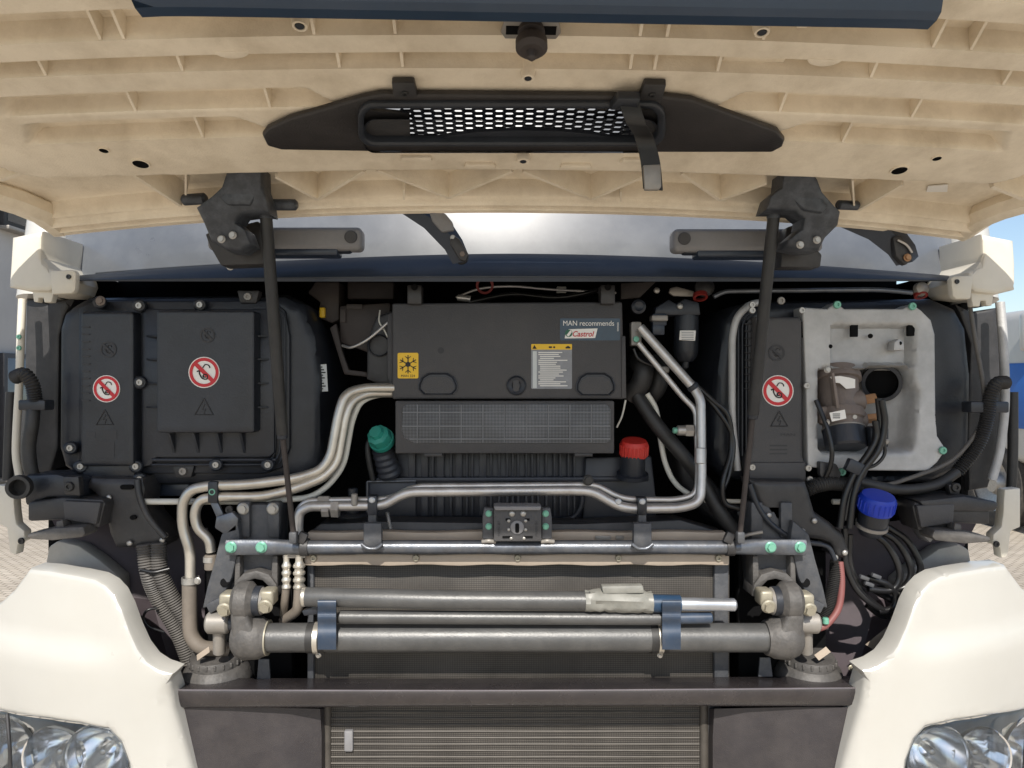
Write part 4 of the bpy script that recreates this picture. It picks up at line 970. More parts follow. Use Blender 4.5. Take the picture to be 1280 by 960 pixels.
P('pipe_end', pipe([(572, 372, .18), (588, 374, .18)], 4), 'silver')
P('bracket_arm', plate([(420, 404), (428, 440), (436, 462), (466, 466), (464, 472), (430, 468), (412, 410)], .22, .02, .003), 'brownblack')

# ---- right of the heater cover: pump, filter can, connectors
o = P('washer_motor', lathe([(-.005, 0), (-.005, S(15, .18)), (.01, S(15.5, .18)), (.085, S(15.5, .18)), (.10, S(14, .18)), (.112, S(9, .18)), (.114, S(5, .18)), (.128, S(4, .18)), (.13, S(2, .18)), (.136, 0)], W(858, 396, .2), (-.02, 0, -1)), 'black', 'black cylindrical motor with a white label')
obj('motor_label', plate([(850, 413), (870, 413), (869, 426), (849, 425)], .2 - S(15.5, .18) - .0015, .003, .001), 'stick_white', o)
lines([(852, 415 + 2.2 * k, 867, 415.8 + 2.2 * k) for k in range(5)], .2 - S(15.5, .18) - .0022, 'stick_grey', o)
obj('mount', plate([(818, 394), (820, 384), (836, 374), (846, 380), (856, 373), (874, 378), (876, 394)], .17, .05, .004), 'black', o); bolt(850, 383, .168, 4, 'bolt', o, 'dome')
P('link_lever', plate([(838, 360), (846, 358), (868, 364), (868, 371), (842, 370), (836, 366)], .18, .01, .003), 'greysteel', 'rusty link lever under the cowl'); P('red_ring', lathe([(0, S(9, .2)), (-.01, S(9, .2)), (-.01, S(6, .2))], W(875, 368, .17), (0, .5, 1)), 'darkred')
bolt(821, 363, .17, 4, 'bolt', o, 'dome')
P('pivot', lathe([(0, S(12, .17)), (.01, S(12, .17)), (.014, S(8, .17)), (.02, 0)], W(880, 360, .18), (0, -1, .2)), 'blackdusty')
P('linkage_rod', pipe([(892, 371, .15), (906, 364, .15), (1100, 362, .13), (1140, 366, .13)], 3, .05), 'tubepaint', 'thin wiper linkage rod above the right control box')
for px in (1150, ): P('red_ring', lathe([(0, S(8, .15)), (-.01, S(8, .15)), (-.01, S(5, .15))], W(px, 366, .13), (0, .5, 1)), 'darkred'); P('pivot', lathe([(0, S(9, .15)), (.012, S(8, .15)), (.02, 0)], W(px, 362, .13), (0, -1, .2)), 'greysteel')
P('edge_plate', plate([(776, 354), (820, 352), (800, 372), (776, 374)], .2, .02, .002), 'brownblack')
o = P('sensor_block', plate(rrect(789, 402, 802, 432, 2), .15, .03, .003), 'greysteel', 'small metal block where two pipes end'); bolt(795, 424, .148, 4, 'zincgreen', o, 'torx')
P('round_plug', lathe([(0, S(9, .17)), (-.015, S(9, .17)), (-.018, S(6, .17)), (-.012, 0)], W(797, 384, .17), (0, 1, 0)), 'black')
P('connector', bev(add_box(add_box(NB(), W(823, 400, .18), (.035, .03, .03)), W(822, 412, .178), (.03, .025, .028)), .003), 'navy'); P('connector', box(815, 394, 835, 401, .15, .03, .002), 'greysteel')
P('coolant_hose', pipe([(786, 495, .2), (800, 480, .18), (804, 462, .18), (796, 452, .22)], 13, smooth=True), 'rubber', 'thick black hose bend right of the heater cover')
P('coolant_hose', pipe([(806, 500, .24), (820, 486, .22), (824, 468, .22), (818, 452, .26)], 12, smooth=True), 'rubber')
P('coolant_hose', pipe([(796, 494, .18), (820, 530, .16), (856, 572, .14), (874, 596, .14), (900, 640, .12), (922, 668, .12)], 9, smooth=True), 'rubber', 'long black hose slanting down to the right')
P('air_pipe', shell([(842, 566), (856, 556), (874, 580), (896, 604), (912, 626), (926, 668), (905, 664), (880, 640), (852, 606)], lambda x, z: .22, .02, .1, .02), 'blackdusty', 'large black air pipe behind the silver pipes')
P('white_tube', pipe([(809, 492, .17), (820, 512, .17), (825, 545, .17), (832, 580, .17), (846, 606, .17), (872, 624, .16)], 3.4, smooth=True), 'whitecable', 'thin white tube curving behind the silver pipes')
P('wire', pipe([(792, 436, .14), (800, 450, .14), (826, 460, .15)], 2, smooth=True), 'cable'); P('wire', pipe([(866, 478, .13), (890, 500, .12), (910, 520, .12), (914, 560, .12), (904, 600, .1), (906, 628, .1), (925, 636, .1)], 3.4, smooth=True), 'cable', 'black wires beside the right control box')
P('wire', pipe([(868, 482, .13), (896, 512, .12), (916, 548, .12), (912, 590, .11), (902, 616, .1)], 3, smooth=True), 'cable'); P('wire', pipe([(782, 500, .14), (778, 520, .15), (771, 534, .16)], 1.2), 'whitecable')
P('cable_plug', box(826, 458, 837, 466, .13, .02, .003), 'greysteel')
# two silver pipes coming down on the right and crossing to the left
YP = .055
big = [(381, 690, YP + .0), (372, 668, YP), (374, 640, YP), (386, 633, YP), (470, 632, YP), (482, 630, YP), (508, 615, YP), (718, 613, YP), (740, 614, YP), (778, 636, YP), (850, 635, YP), (875, 628, YP), (877, 600, YP + .01), (876, 500, .09), (868, 486, .1), (800, 409, .13)]
sp = P('silver_pipe', pipe(big, 6.2, .035), 'silver', 'thicker silver pipe crossing the bay and rising to the right')
sm = [(371, 655, YP + .015), (371, 640, YP + .015), (382, 626, YP + .015), (488, 624, YP + .015), (516, 608, YP + .01), (738, 606, YP + .01), (748, 608, YP + .01), (778, 624, YP + .01), (846, 625, YP + .012), (871, 618, YP + .015), (873, 590, YP + .02), (870, 512, .1), (855, 498, .11), (798, 429, .13)]
P('silver_pipe', pipe(sm, 3.9, .03), 'silver', 'thinner silver pipe running beside the thicker one')
for px, py, r, m_ in ((407, 638, 8.5, 'bolt'), (419, 636, 11, 'bolt')):
    obj('union_nut', lathe([(0, 0), (0, S(r, YP)), (S(9, YP), S(r, YP)), (S(9, YP), 0)], W(px - 4, py, YP), (1, 0, 0), 6), m_, sp)
for px, py in ((401, 626), (408, 626)): obj('union_nut', lathe([(0, 0), (0, S(6.5, YP)), (S(7, YP), S(6.5, YP)), (S(7, YP), 0)], W(px - 3, py, YP + .015), (1, 0, 0), 6), 'greysteel', sp)
obj('valve', cyl(W(443, 632, YP - .01), W(443, 617, YP - .01), S(4, YP)), 'greysteel', sp); obj('valve_cap', cyl(W(441, 620, .1), W(441, 610, .1), S(6, YP)), 'black', sp)
obj('side_union', cyl(W(862, 538, .09), W(846, 538, .09), S(6.5, YP)), 'bolt', sp); obj('side_union', lathe([(0, 0), (0, S(8, YP)), (.018, S(8, YP)), (.018, 0)], W(866, 538, .09), (-1, 0, 0), 6), 'bolt', sp); obj('seal_cap', cyl(W(849, 538, .09), W(841, 538, .09), S(4, YP)), 'zincgreen', sp)
obj('sleeve', cyl(W(875.5, 560, .075), W(875.5, 580, .07), S(7.5, YP)), 'silver', sp); obj('band', cyl(W(864, 481, .1), W(868, 486, .1), S(7.8, .1)), 'black', sp)
def pclamp(px, y0, y1):
    o = P('pipe_clamp', box(px - 6, y0, px + 6, y1, YP - .018, .03, .003), 'black', f'black pipe clamp, {"left" if px < 600 else "right"} of the two on the cross tube')
    obj('post', box(px - 5, y1 - 2, px + 5, y1 + 14, YP - .012, .02, .002), 'bracket', o)
    obj('base', plate([(px - 11, y1 + 10), (px + 12, y1 + 10), (px + 12, y1 + 36), (px + 8, y1 + 42), (px - 8, y1 + 42), (px - 11, y1 + 36)], -.012, .02, .004), 'bracket', o)
    obj('weld', pipe([(px - 13, y1 + 36, -.014), (px - 6, y1 + 42, -.016), (px + 6, y1 + 42, -.016), (px + 13, y1 + 36, -.014)], 2.4, .01), 'tubepaint', o)
    bolt(px, y0 + 5, YP - .019, 4, 'chromeblue', o); return o
pclamp(465, 620, 644); pclamp(803, 622, 644); bolt(773, 627, YP - .01, 4, 'chromeblue', sp); bolt(735, 600, YP - .01, 7, 'blackbolt', sp)

# ---- expansion tank
YT = .22
tk = P('expansion_tank', plate([(480, 560), (735, 560), (735, 640), (725, 652), (500, 655), (480, 640)], YT, .2, .012), 'tank', 'dark ribbed coolant tank below the heater cover')
random.seed(11)
px = 510
while px < 720:
    w_ = random.choice((3.2, 3.2, 3.2, 9)); obj('tank_rib', box(px, 564, px + w_, 597, YT - .012, .03, .002), 'tank', tk); obj('tank_rib', box(px, 618, px + w_, 645, YT - .009, .03, .002), 'tank', tk); px += w_ + random.choice((3.6, 4.2, 7))
obj('tank_ledge', box(470, 597, 733, 602, YT - .02, .05, .004), 'tank', tk)
obj('tank_side', plate([(732, 572), (815, 570), (822, 640), (815, 655), (728, 660)], YT - .02, .18, .006), 'tank', tk); obj('tank_step', box(738, 596, 812, 602, YT - .028, .05, .005), 'tank', tk)
obj('tank_wing', plate([(459, 601), (520, 601), (520, 655), (470, 655), (459, 640)], YT - .012, .1, .004), 'tank', tk)
obj('frame_rail', pipe([(459, 640, YT - .02), (459, 602, YT - .02), (520, 601, YT - .02)], 1.6, .004), 'tubepaint', tk)
obj('tank_curve', pipe([(728, 612, YT - .025), (728, 632, YT - .025), (718, 648, YT - .02), (690, 652, YT - .015)], 3, .04), 'tank', tk)
bolt(805, 594, YT - .022, 4, 'blackbolt', tk, 'torx')
# teal capped neck, ribbed
ax_ = Vector((-.25, -.35, 1)).normalized(); c0 = W(488, 594, YT - .01)
nk = P('filler_neck', lathe([(0, S(14, YT))] + [(h * .008, S(14.5 - .25 * h + (1.2 if h % 2 else 0), YT)) for h in range(1, 10)] + [(.085, 0)], c0, ax_), 'tank', 'ribbed black filler neck with a green cap')
cc = W(478, 551, .15); axc = Vector((-.25, -.8, .55)).normalized()
cp_ = obj('cap', lathe([(0, 0), (0, S(14, .15)), (.012, S(15, .15)), (.03, S(14, .15)), (.034, S(9, .15)), (.036, S(9, .15)), (.046, S(8, .15)), (.046, 0)], cc, axc, 8), 'teal', nk, 'green eight sided screw cap')
obj('cap_ring', lathe([(-.004, S(10, .15)), (-.004, S(16, .15)), (.008, S(16.2, .15)), (.008, S(10, .15))], cc, axc, 24), 'teal', nk)
P('overflow_hose', pipe([(466, 546, .18), (460, 556, .17), (461, 575, .17), (466, 600, .18)], 3.4, smooth=True), 'rubber')
nk2 = P('filler_neck', lathe([(-.03, S(20, .15)), (-.02, S(20, .15)), (-.018, S(15.5, .15)), (.03, S(15, .15)), (.03, 0)], W(791, 582, .15), (0, -.25, 1)), 'black', 'black filler neck with a red cap')
axr = Vector((0, -.25, 1)).normalized(); cr = W(792, 570, .15)
obj('cap', lathe([(0, 0), (0, S(16.5, .15)), (.004, S(17.5, .15)), (.034, S(17, .15)), (.040, S(15, .15)), (.041, S(10, .15)), (.039, 0)], cr, axr, 28), 'red', nk2, 'red ribbed screw cap')
for k in range(24):
    a = 2 * math.pi * k / 24; u = Vector((math.cos(a), math.sin(a), 0)); u = (u - axr * u.dot(axr)).normalized()
    obj('grip', bev(add_box(NB(), cr + axr * .017 + u * S(17.2, .15), (.004, .004, .026), Vector((0, 0, 1)).rotation_difference(axr).to_matrix()), .0012, 1), 'red', nk2)
P('lower_vessel', cyl(W(440, 668, .2), W(440, 640, .2), S(22, .2), .006), 'black'); P('lower_vessel', cyl(W(440, 645, .2), W(440, 622, .2), S(8, .2), .004), 'black')
P('spring', hose([(484, 640, .1), (487, 655, .1), (489, 664, .1)], 2.4, .004, .25, 8), 'silver')

# ---- three cream steel pipes on the left
YL = .07
P('steel_pipe', pipe([(492, 485, .14), (455, 485, .12), (432, 492, .10), (424, 515, .09), (414, 570, .08), (402, 588, .075), (372, 598, YL), (310, 606, YL), (262, 607, YL), (238, 612, YL), (228, 628, YL), (228, 660, YL), (238, 688, YL), (238, 725, YL)], 6.2, .04), 'steelpipe', 'outer of three pale steel pipes on the left')
P('steel_pipe', pipe([(492, 491, .15), (460, 491, .13), (440, 500, .11), (432, 520, .10), (422, 578, .09), (406, 596, .08), (372, 610, YL), (330, 621, YL), (272, 621, YL), (250, 624, YL), (243, 640, YL), (246, 660, YL), (262, 674, YL), (264, 690, YL)], 6, .035), 'steelpipe', 'middle of three pale steel pipes on the left')
P('steel_pipe', pipe([(500, 492, .18), (468, 494, .15), (450, 502, .13), (440, 525, .12), (430, 582, .11), (410, 608, .10), (388, 622, .10), (320, 627, .10), (180, 627, .10)], 3.6, .06), 'whitecable', 'thin inner pale pipe on the left')
o = P('pipe_clamp', box(259, 602, 272, 629, YL - .016, .03, .004), 'black', 'black clamp holding the pale pipes'); obj('ring_mark', lathe([(0, S(4, YL)), (-.001, S(4, YL)), (-.001, S(2.6, YL))], W(265, 615, YL - .0165), (0, 1, 0), 16), 'zincgreen', o); obj('leg', plate([(262, 628), (272, 628), (280, 645), (279, 660), (270, 660), (270, 646)], YL - .005, .01, .002), 'tubepaint', o)
o = P('coolant_hose', pipe([(237, 728, YL), (237, 770, YL), (238, 795, YL), (250, 810, YL), (285, 812, .1)], 9, .05), 'brownhose', 'brown rubber hose hanging from the outer steel pipe'); obj('hose_clip', lathe([(0, S(9, YL)), (0, S(10.5, YL)), (.014, S(10.5, YL)), (.014, S(9, YL))], W(238, 729, YL), (0, 0, 1)), 'bolt', o); bolt(247, 726, YL - .01, 4.5, 'bolt', o)
obj('sleeve', cyl(W(264, 693, YL), W(264, 712, YL), S(8, YL), .002), 'brownhose', o); obj('hose_clip', lathe([(0, S(7, YL)), (0, S(8.6, YL)), (.012, S(8.6, YL)), (.012, S(7, YL))], W(263, 702, YL), (0, 0, 1)), 'bolt', o)
P('white_rail', cyl(W(184, 626, .14), W(232, 626, .14), S(2.6, .14)), 'whitep'); P('white_rail', cyl(W(880, 626, .14), W(950, 627, .14), S(2.8, .14)), 'whitep'); P('white_rail', cyl(W(1040, 627, .14), W(1180, 629, .14), S(3.6, .14)), 'whitep')
P('cross_panel', box(186, 604, 236, 620, .2, .03, .003), 'navy')

# ================================================================ cross tube, latch, radiator, torsion bar
ct = P('cross_tube', add_tube(NB(), [W(380, 684, .012), W(912, 684, .012)], S(8.8, .012), 20), 'tubepaint', 'dark steel cross tube above the radiator')
for x0, x1, dirn in ((283, 385, 1), (1007, 908, -1)):
    xa, xb = (x0, x0 + 62 * dirn)
    rows = []
    for f in range(9):
        t_ = f / 8; px = xa + (x1 - xa) * t_; h = 10 + (S(8.8) / S(1) - 10) * ss(.55, 1, t_); d = .006 + (.014 - .006) * ss(.55, 1, t_)
        sec_ = [W(px, 684 + h * math.sin(2 * math.pi * k / 16) * (1 if t_ > .8 else 1), .012) + Vector((0, d * math.cos(2 * math.pi * k / 16) * 1.3, 0)) for k in range(17)]
        rows.append(sec_)
    bm = loft(rows); bmesh.ops.remove_doubles(bm, verts=bm.verts, dist=1e-5); bmesh.ops.holes_fill(bm, edges=[e for e in bm.edges if len(e.link_faces) == 1], sides=0)
    obj('flat_end', bm, 'tubepaint', ct)
for px in (289, 327, 963, 1000): bolt(px, 684, .005, 7.2, 'zincgreen', ct)
obj('collar', lathe([(0, S(9, 0)), (0, S(11, 0)), (.018, S(11, 0)), (.018, S(9, 0))], W(376, 684, .012), (1, 0, 0), 20), 'blackdusty', ct); obj('collar', lathe([(0, S(9, 0)), (0, S(11, 0)), (.018, S(11, 0)), (.018, S(9, 0))], W(907, 684, .012), (1, 0, 0), 20), 'blackdusty', ct)
for px, py in ((911, 672), (378, 672)): obj('tab', bev(add_box(NB(), W(px, py, .0), (.02, .014, .025), Matrix.Rotation(R(25), 3, 'Y')), .003), 'blackdusty', ct)
for (y0, y1, x0, x1, Y, m_, nm) in ((665, 677, 384, 908, .06, 'beige', 'duct_strip'), (693, 707, 380, 912, .03, 'beige', 'duct_strip')):
    pts = [(x0, y0)] + [(x0 + (x1 - x0) * i / 30, y0 + .8 * math.sin(i * .9)) for i in range(1, 30)] + [(x1, y0), (x1, y1)] + [(x1 - (x1 - x0) * i / 30, y1 + .9 * math.sin(i * 1.3 + y0)) for i in range(1, 30)] + [(x0, y1)]
    o = P(nm, prism_w([W(x, y, Y) for x, y in pts], (0, .03, 0), .004, 2), m_, 'pale sealing strip ' + ('above' if y0 < 680 else 'below') + ' the cross tube')
    if y0 > 680:
        for px in (392, 520, 647, 773, 898): bolt(px, 697.5, Y - .001, 4.2, 'cadmium', o, 'torx')
# black shroud behind strip
P('fan_shroud', plate([(384, 667), (400, 655), (480, 652), (720, 655), (800, 652), (850, 650), (908, 667), (908, 676), (384, 676)], .10, .08, .004), 'blackdusty', 'dark shroud above the radiator')
for px0, px1 in ((744, 764), (770, 780)): P('shroud_clip', box(px0, 670, px1, 675, .055, .02, .001), 'greysteel')
# latch plate in the middle
YK = -.02
lp = P('latch_block', plate(rrect(617, 634, 677, 677, 1.5), YK, .05, .003), 'greyplastic', 'square latch block with four green bolts at the middle')
obj('latch_lip', plate([(617, 633), (677, 633), (675, 638), (619, 638)], YK - .012, .05, .002), 'handle', lp)
for x0, x1 in ((603, 617), (677, 690)): obj('ear', plate([(x0 + (2 if x0 < 640 else 0), 635), (x1 - (0 if x0 < 640 else 2), 635), (x1, 647), (x1, 674), (x0, 674), (x0, 647)], YK + .012, .02, .003), 'bracket', lp)
for px in (611, 682):
    for py in (642, 658): bolt(px, py, YK + .012, 4.2, 'zincgreen', lp)
obj('foot', pipe([(603, 677, YK + .02), (611, 676, YK + .015), (619, 677, YK + .02)], 3, .004), 'greysteel', lp); obj('foot', pipe([(677, 677, YK + .02), (684, 676, YK + .015), (692, 677, YK + .02)], 3, .004), 'greysteel', lp)
obj('keyway_ring', lathe([(0, S(8.5, YK)), (-.003, S(8.5, YK)), (-.005, S(6, YK)), (-.0052, 0)], W(646.5, 659, YK), (0, 1, 0), 20), 'handle', lp); obj('keyway', plate(rrect(644, 654, 649, 666, 2), YK - .0062, .004, 0), 'deep', lp)
for px, py in ((640, 642), (654, 642)): bolt(px, py, YK, 4, 'bolt', lp, 'dome')
for px, py in ((636, 651), (657, 651), (636, 662), (657, 662), (639, 673), (655, 673)): bolt(px, py, YK, 2.2, 'bolt', lp, 'dome')
for x0, y0, x1, y1 in ((632, 648, 638, 651), (656, 648, 662, 651), (628, 670, 640, 673), (655, 670, 666, 673)): obj('slot', box(x0, y0, x1, y1, YK - .0008, .004, 0), 'deep', lp)
for px in (621, 668): text('MAN 81', px + 4, 670, YK - .001, 3, 'emboss', lp, 18, rot=90)

# ---- radiator core and condenser
YR = .074; YO = .10
ra = P('radiator', box(385, 700, 912, 856, YR, .05, .002), 'finfine', 'dusty radiator core behind the cross bars')
for x0, x1 in ((384, 392), (893, 911)): obj('end_tank', box(x0, 702, x1, 850, YR - .012, .05, .003), 'bracket', ra)
co = P('condenser', box(412, 862, 876, 1082, YO, .025, .002), 'finmesh', 'condenser with horizontal tubes below the bumper beam')
for k in range(27): obj('condenser_tube', add_tube(NB(), [W(414, 866 + k * 8.0, YO - .0005), W(874, 866 + k * 8.0, YO - .0005)], .0022, 6), 'condtube', co)
for x0, x1 in ((404, 413), (874, 886)): obj('header_tube', add_tube(NB(), [W((x0 + x1) / 2, 862, YO), W((x0 + x1) / 2, 1080, YO)], S(5.5, YO), 14), 'condtube', co)
obj('clip', plate(rrect(430, 914, 441, 940, 2), YO - .012, .014, .003), 'handle', co)
for x0, x1 in ((396, 412), (884, 902)): P('core_support', box(x0, 860, x1, 1080, YO - .005, .06, .004), 'blackdusty')

# ---- torsion bar with its cast arms
YX = .0
tb = P('torsion_bar', add_tube(NB(), [W(336, 797, YX), W(956, 797, YX)], S(17.6, YX), 28), 'torsion', 'thick grey torsion bar across the front')
def arm_(X, s):
    """Cast arm that climbs from the bar's end to its pivot."""
    o = obj('arm_boss', add_tube(NB(), [W(X(292), 797, YX), W(X(297), 797, YX), W(X(308), 797, YX), W(X(326), 797, YX), W(X(330), 797, YX), W(X(336), 797, YX)], lambda i: S((16, 22, 27, 25.5, 23, 21)[i], YX), 28), 'casting', tb)
    obj('arm_eye', cyl(W(X(293), 751, YX), W(X(319), 751, YX), S(24, YX), .010, 32), 'casting', tb)
    bm = NB(); ra_ = []
    for y, xa_, xb_, dd in ((748, 294, 317, .034), (766, 294, 316, .036), (778, 295, 322, .038), (790, 297, 330, .040), (800, 299, 330, .040)):
        ra_.append([W(X(xa_), y, YX) + Vector((0, -dd, 0)), W(X(xb_), y, YX) + Vector((0, -dd, 0)), W(X(xb_), y, YX) + Vector((0, dd, 0)), W(X(xa_), y, YX) + Vector((0, dd, 0)), W(X(xa_), y, YX) + Vector((0, -dd, 0))])
    bm = loft(ra_); bmesh.ops.remove_doubles(bm, verts=bm.verts, dist=1e-5); bmesh.ops.holes_fill(bm, edges=[e for e in bm.edges if len(e.link_faces) == 1], sides=0); bmesh.ops.recalc_face_normals(bm, faces=bm.faces); bev(bm, .010, 4, 40)
    obj('arm', bm, 'casting', tb, ang=45)
    obj('bush', lathe([(0, S(18, YX)), (.018, S(18, YX)), (.020, S(15, YX)), (.020, 0)], W(X(317), 751, YX), (s, 0, 0), 28), 'black', tb)
    obj('bush_seal', lathe([(0, S(16, YX)), (.006, S(17, YX)), (.012, S(15, YX)), (.014, 0)], W(X(324), 751, YX), (s, 0, 0), 28), 'greysteel', tb)
    for px, py in ((333, 752), (282, 756)):
        p = W(X(px), py, YX - .02); obj('pivot_lug', bev(add_box(NB(), p + Vector((0, .02, .006)), (S(17, 0), .045, S(20, 0))), .007, 3), 'cadmium', tb)
        bolt(0, 0, YX, 9, 'cadmium', tb, 'hex', (0, -1, -.25), p + Vector((0, -.006, -.008)))
    obj('weld_line', lathe([(0, S(18, YX)), (0, S(21.5, YX)), (.004, S(21.5, YX)), (.004, S(18, YX))], W(X(334), 797, YX), (1, 0, 0), 28), 'cadmium', tb)
arm_(lambda x: x, 1); arm_(lambda x: 1292 - x, -1)
P('stay', plate([(323, 824), (336, 824), (338, 850), (321, 850)], .06, .006, .001), 'bracket'); P('stay', plate([(950, 822), (963, 822), (966, 846), (948, 846)], .06, .006, .001), 'bracket')
# air springs and shock ends
def airspring(X, label):
    c_ = W(X(270), 828, .10)
    o = P('air_spring', lathe([(-.12, S(42, .1)), (-.04, S(43, .1)), (-.012, S(38, .1)), (0, S(31, .1)), (.012, S(31, .1)), (.02, S(29, .1)), (.022, 0)], c_, (0, -.12, 1), 36), 'casting', label)
    for k in range(20):
        a = 2 * math.pi * k / 20; obj('rim_tooth', bev(add_box(NB(), c_ + Vector((math.cos(a) * S(31, .1), math.sin(a) * S(31, .1), .006)), (.006, .006, .011)), .0015, 1), 'casting', o)
    obj('rod', cyl(W(X(274), 816, .04), W(X(274), 780, .02), S(7.5, .02)), 'greysteel', o)
    obj('eye', cyl(W(X(259), 778, .015), W(X(288), 778, .015), S(13.5, .02), .005), 'greysteel', o)
    obj('eye_bush', cyl(W(X(286), 778, .015), W(X(294), 778, .015), S(10, .02), .003), 'black', o)
    obj('paper_tag', bev(add_box(NB(), W(X(254), 817, .045), (.034, .002, .016), Matrix.Rotation(R(-35), 3, 'Y') @ Matrix.Rotation(R(-50), 3, 'X')), .0005, 1), 'beige', o)
    return o
airspring(lambda x: x, 'black air spring with a grey rod, left of the two'); airspring(lambda x: 1282 - x, 'black air spring with a grey rod, right of the two')
# chassis brackets
def chassis(X, s, label):
    o = P('chassis_bracket', plate([(X(x), y) for x, y in ((298, 630), (350, 630), (349, 700), (346, 745), (336, 742), (332, 722), (300, 722), (294, 735), (280, 745), (282, 700), (290, 672))], .06, .08, .008), 'bracket', label)
    for x0, x1 in ((297, 312), (334, 349)): obj('flange', box(min(X(x0), X(x1)), 628, max(X(x0), X(x1)), 672, .048, .03, .004), 'bracket', o)
    obj('web', plate([(X(x), y) for x, y in ((276, 668), (297, 650), (300, 672), (295, 700), (290, 722), (276, 752), (252, 762), (258, 735), (268, 700))], .03, .06, .006), 'bracket', o)
    obj('hole_cup', cyl(W(X(281), 728, .05), W(X(281), 728, .0285), S(5.5, .03), .001, 16), 'deep', o)
    for x0, x1 in ((294, 300), (340, 347)): obj('rib', plate([(X(x0), 695), (X(x1), 695), (X(x1), 738), (X(x0 - 2), 742)], .035, .05, .003), 'casting', o)
    obj('saddle', plate([(X(x), y) for x, y in ((290, 744), (293, 728), (304, 717), (320, 713), (336, 718), (345, 730), (348, 746), (339, 746), (336, 734), (328, 726), (318, 724), (308, 727), (301, 735), (299, 746))], .028, .07, .004), 'casting', o)
    obj('gusset', plate([(X(x), y) for x, y in ((256, 756), (285, 742), (288, 752), (262, 768))], .0, .06, .004), 'bracket', o)
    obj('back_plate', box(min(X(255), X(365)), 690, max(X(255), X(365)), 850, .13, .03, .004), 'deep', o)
    return o
lcb = chassis(lambda x: x, 1, 'dark steel chassis bracket, left of the two'); rcb = chassis(lambda x: 1288 - x, -1, 'dark steel chassis bracket, right of the two')
for px in (304, 341): bolt(px, 636, .046, 7.5, 'bolt', lcb)
obj('side_tab', plate([(270, 646), (290, 640), (298, 648), (296, 664), (280, 668), (268, 660)], .03, .02, .003), 'tubepaint', lcb); bolt(287, 637, .05, 5, 'blackbolt', lcb, 'torx')
P('grey_lever', pipe([(924, 672, .03), (936, 668, .02), (953, 665, .02)], 2.2, .01), 'greysteel'); P('engine_block', plate([(920, 640), (960, 625), (985, 640), (1000, 680), (940, 680)], .14, .1, .006), 'blackdusty')
# two ribbed fittings with hoses
for k, (px, r, lab_) in enumerate(((358, 5.2, 'slimmer ribbed hose fitting below the cross tube end'), (374, 6.8, 'thicker ribbed hose fitting below the cross tube end'))):
    o = P('hose_fitting', add_tube(NB(), [W(px - (0 if k else 0), 693 + i * 2.2, .02) for i in range(20)], lambda i, r=r: S(r * (.72 if i < 5 else (1.12 if (i // 2) % 2 else .86)), 0), 16), 'steelpipe', lab_)
    obj('hose', pipe([(px, 732, .02), (px - 1, 752, .02), (px - 4, 764, .03), (px - 20, 776, .06)] if k else [(px, 732, .02), (px - 2, 752, .03), (px - 4, 768, .06)], r * .95, smooth=True), 'brownhose', o)
P('fitting_block', box(353, 690, 382, 698, .015, .03, .003), 'greysteel'); 
# red and black hoses, right
P('red_hose', pipe([(1050, 702, .08), (1052, 730, .07), (1048, 760, .06), (1034, 780, .05), (1022, 786, .05)], 4.2, smooth=True), 'redhose', 'red hose curving beside the right air spring')
P('corrugated_hose', hose([(1046, 700, .09), (1044, 725, .08), (1038, 755, .08), (1030, 776, .08)], 8, .004), 'rubber', 'short black corrugated hose beside the red hose'); 
P('hose_fitting', cyl(W(1032, 780, .04), W(1032, 772, .04), S(4, .04)), 'zincgreen')

# ---- inner fenders and lower front
P('inner_fender', loft([[W(x, y, Y) for x, y, Y in r] for r in ([(60, 640, .22), (150, 650, .28), (260, 660, .32)], [(110, 740, .18), (190, 750, .25), (270, 760, .30)], [(170, 838, .08), (215, 842, .22), (280, 850, .30)], [(214, 900, .06), (240, 900, .22), (290, 905, .30)])]), 'plum', 'dark plum inner fender on the left')
P('inner_fender', loft([[W(x, y, Y) for x, y, Y in r] for r in ([(1228, 640, .22), (1130, 650, .28), (1030, 660, .32)], [(1175, 740, .18), (1095, 750, .25), (1020, 760, .30)], [(1115, 838, .08), (1072, 842, .22), (1010, 850, .30)], [(1076, 900, .06), (1050, 900, .22), (1000, 905, .30)])]), 'plum', 'dark plum inner fender on the right')
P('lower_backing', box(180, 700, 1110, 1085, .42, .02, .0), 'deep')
o = P('reflective_tag', plate([(1082, 806), (1112, 782), (1116, 792), (1092, 812)], .14, .003, .0005), 'beige'); bolt(1064, 835, .07, 4, 'cadmium', o)
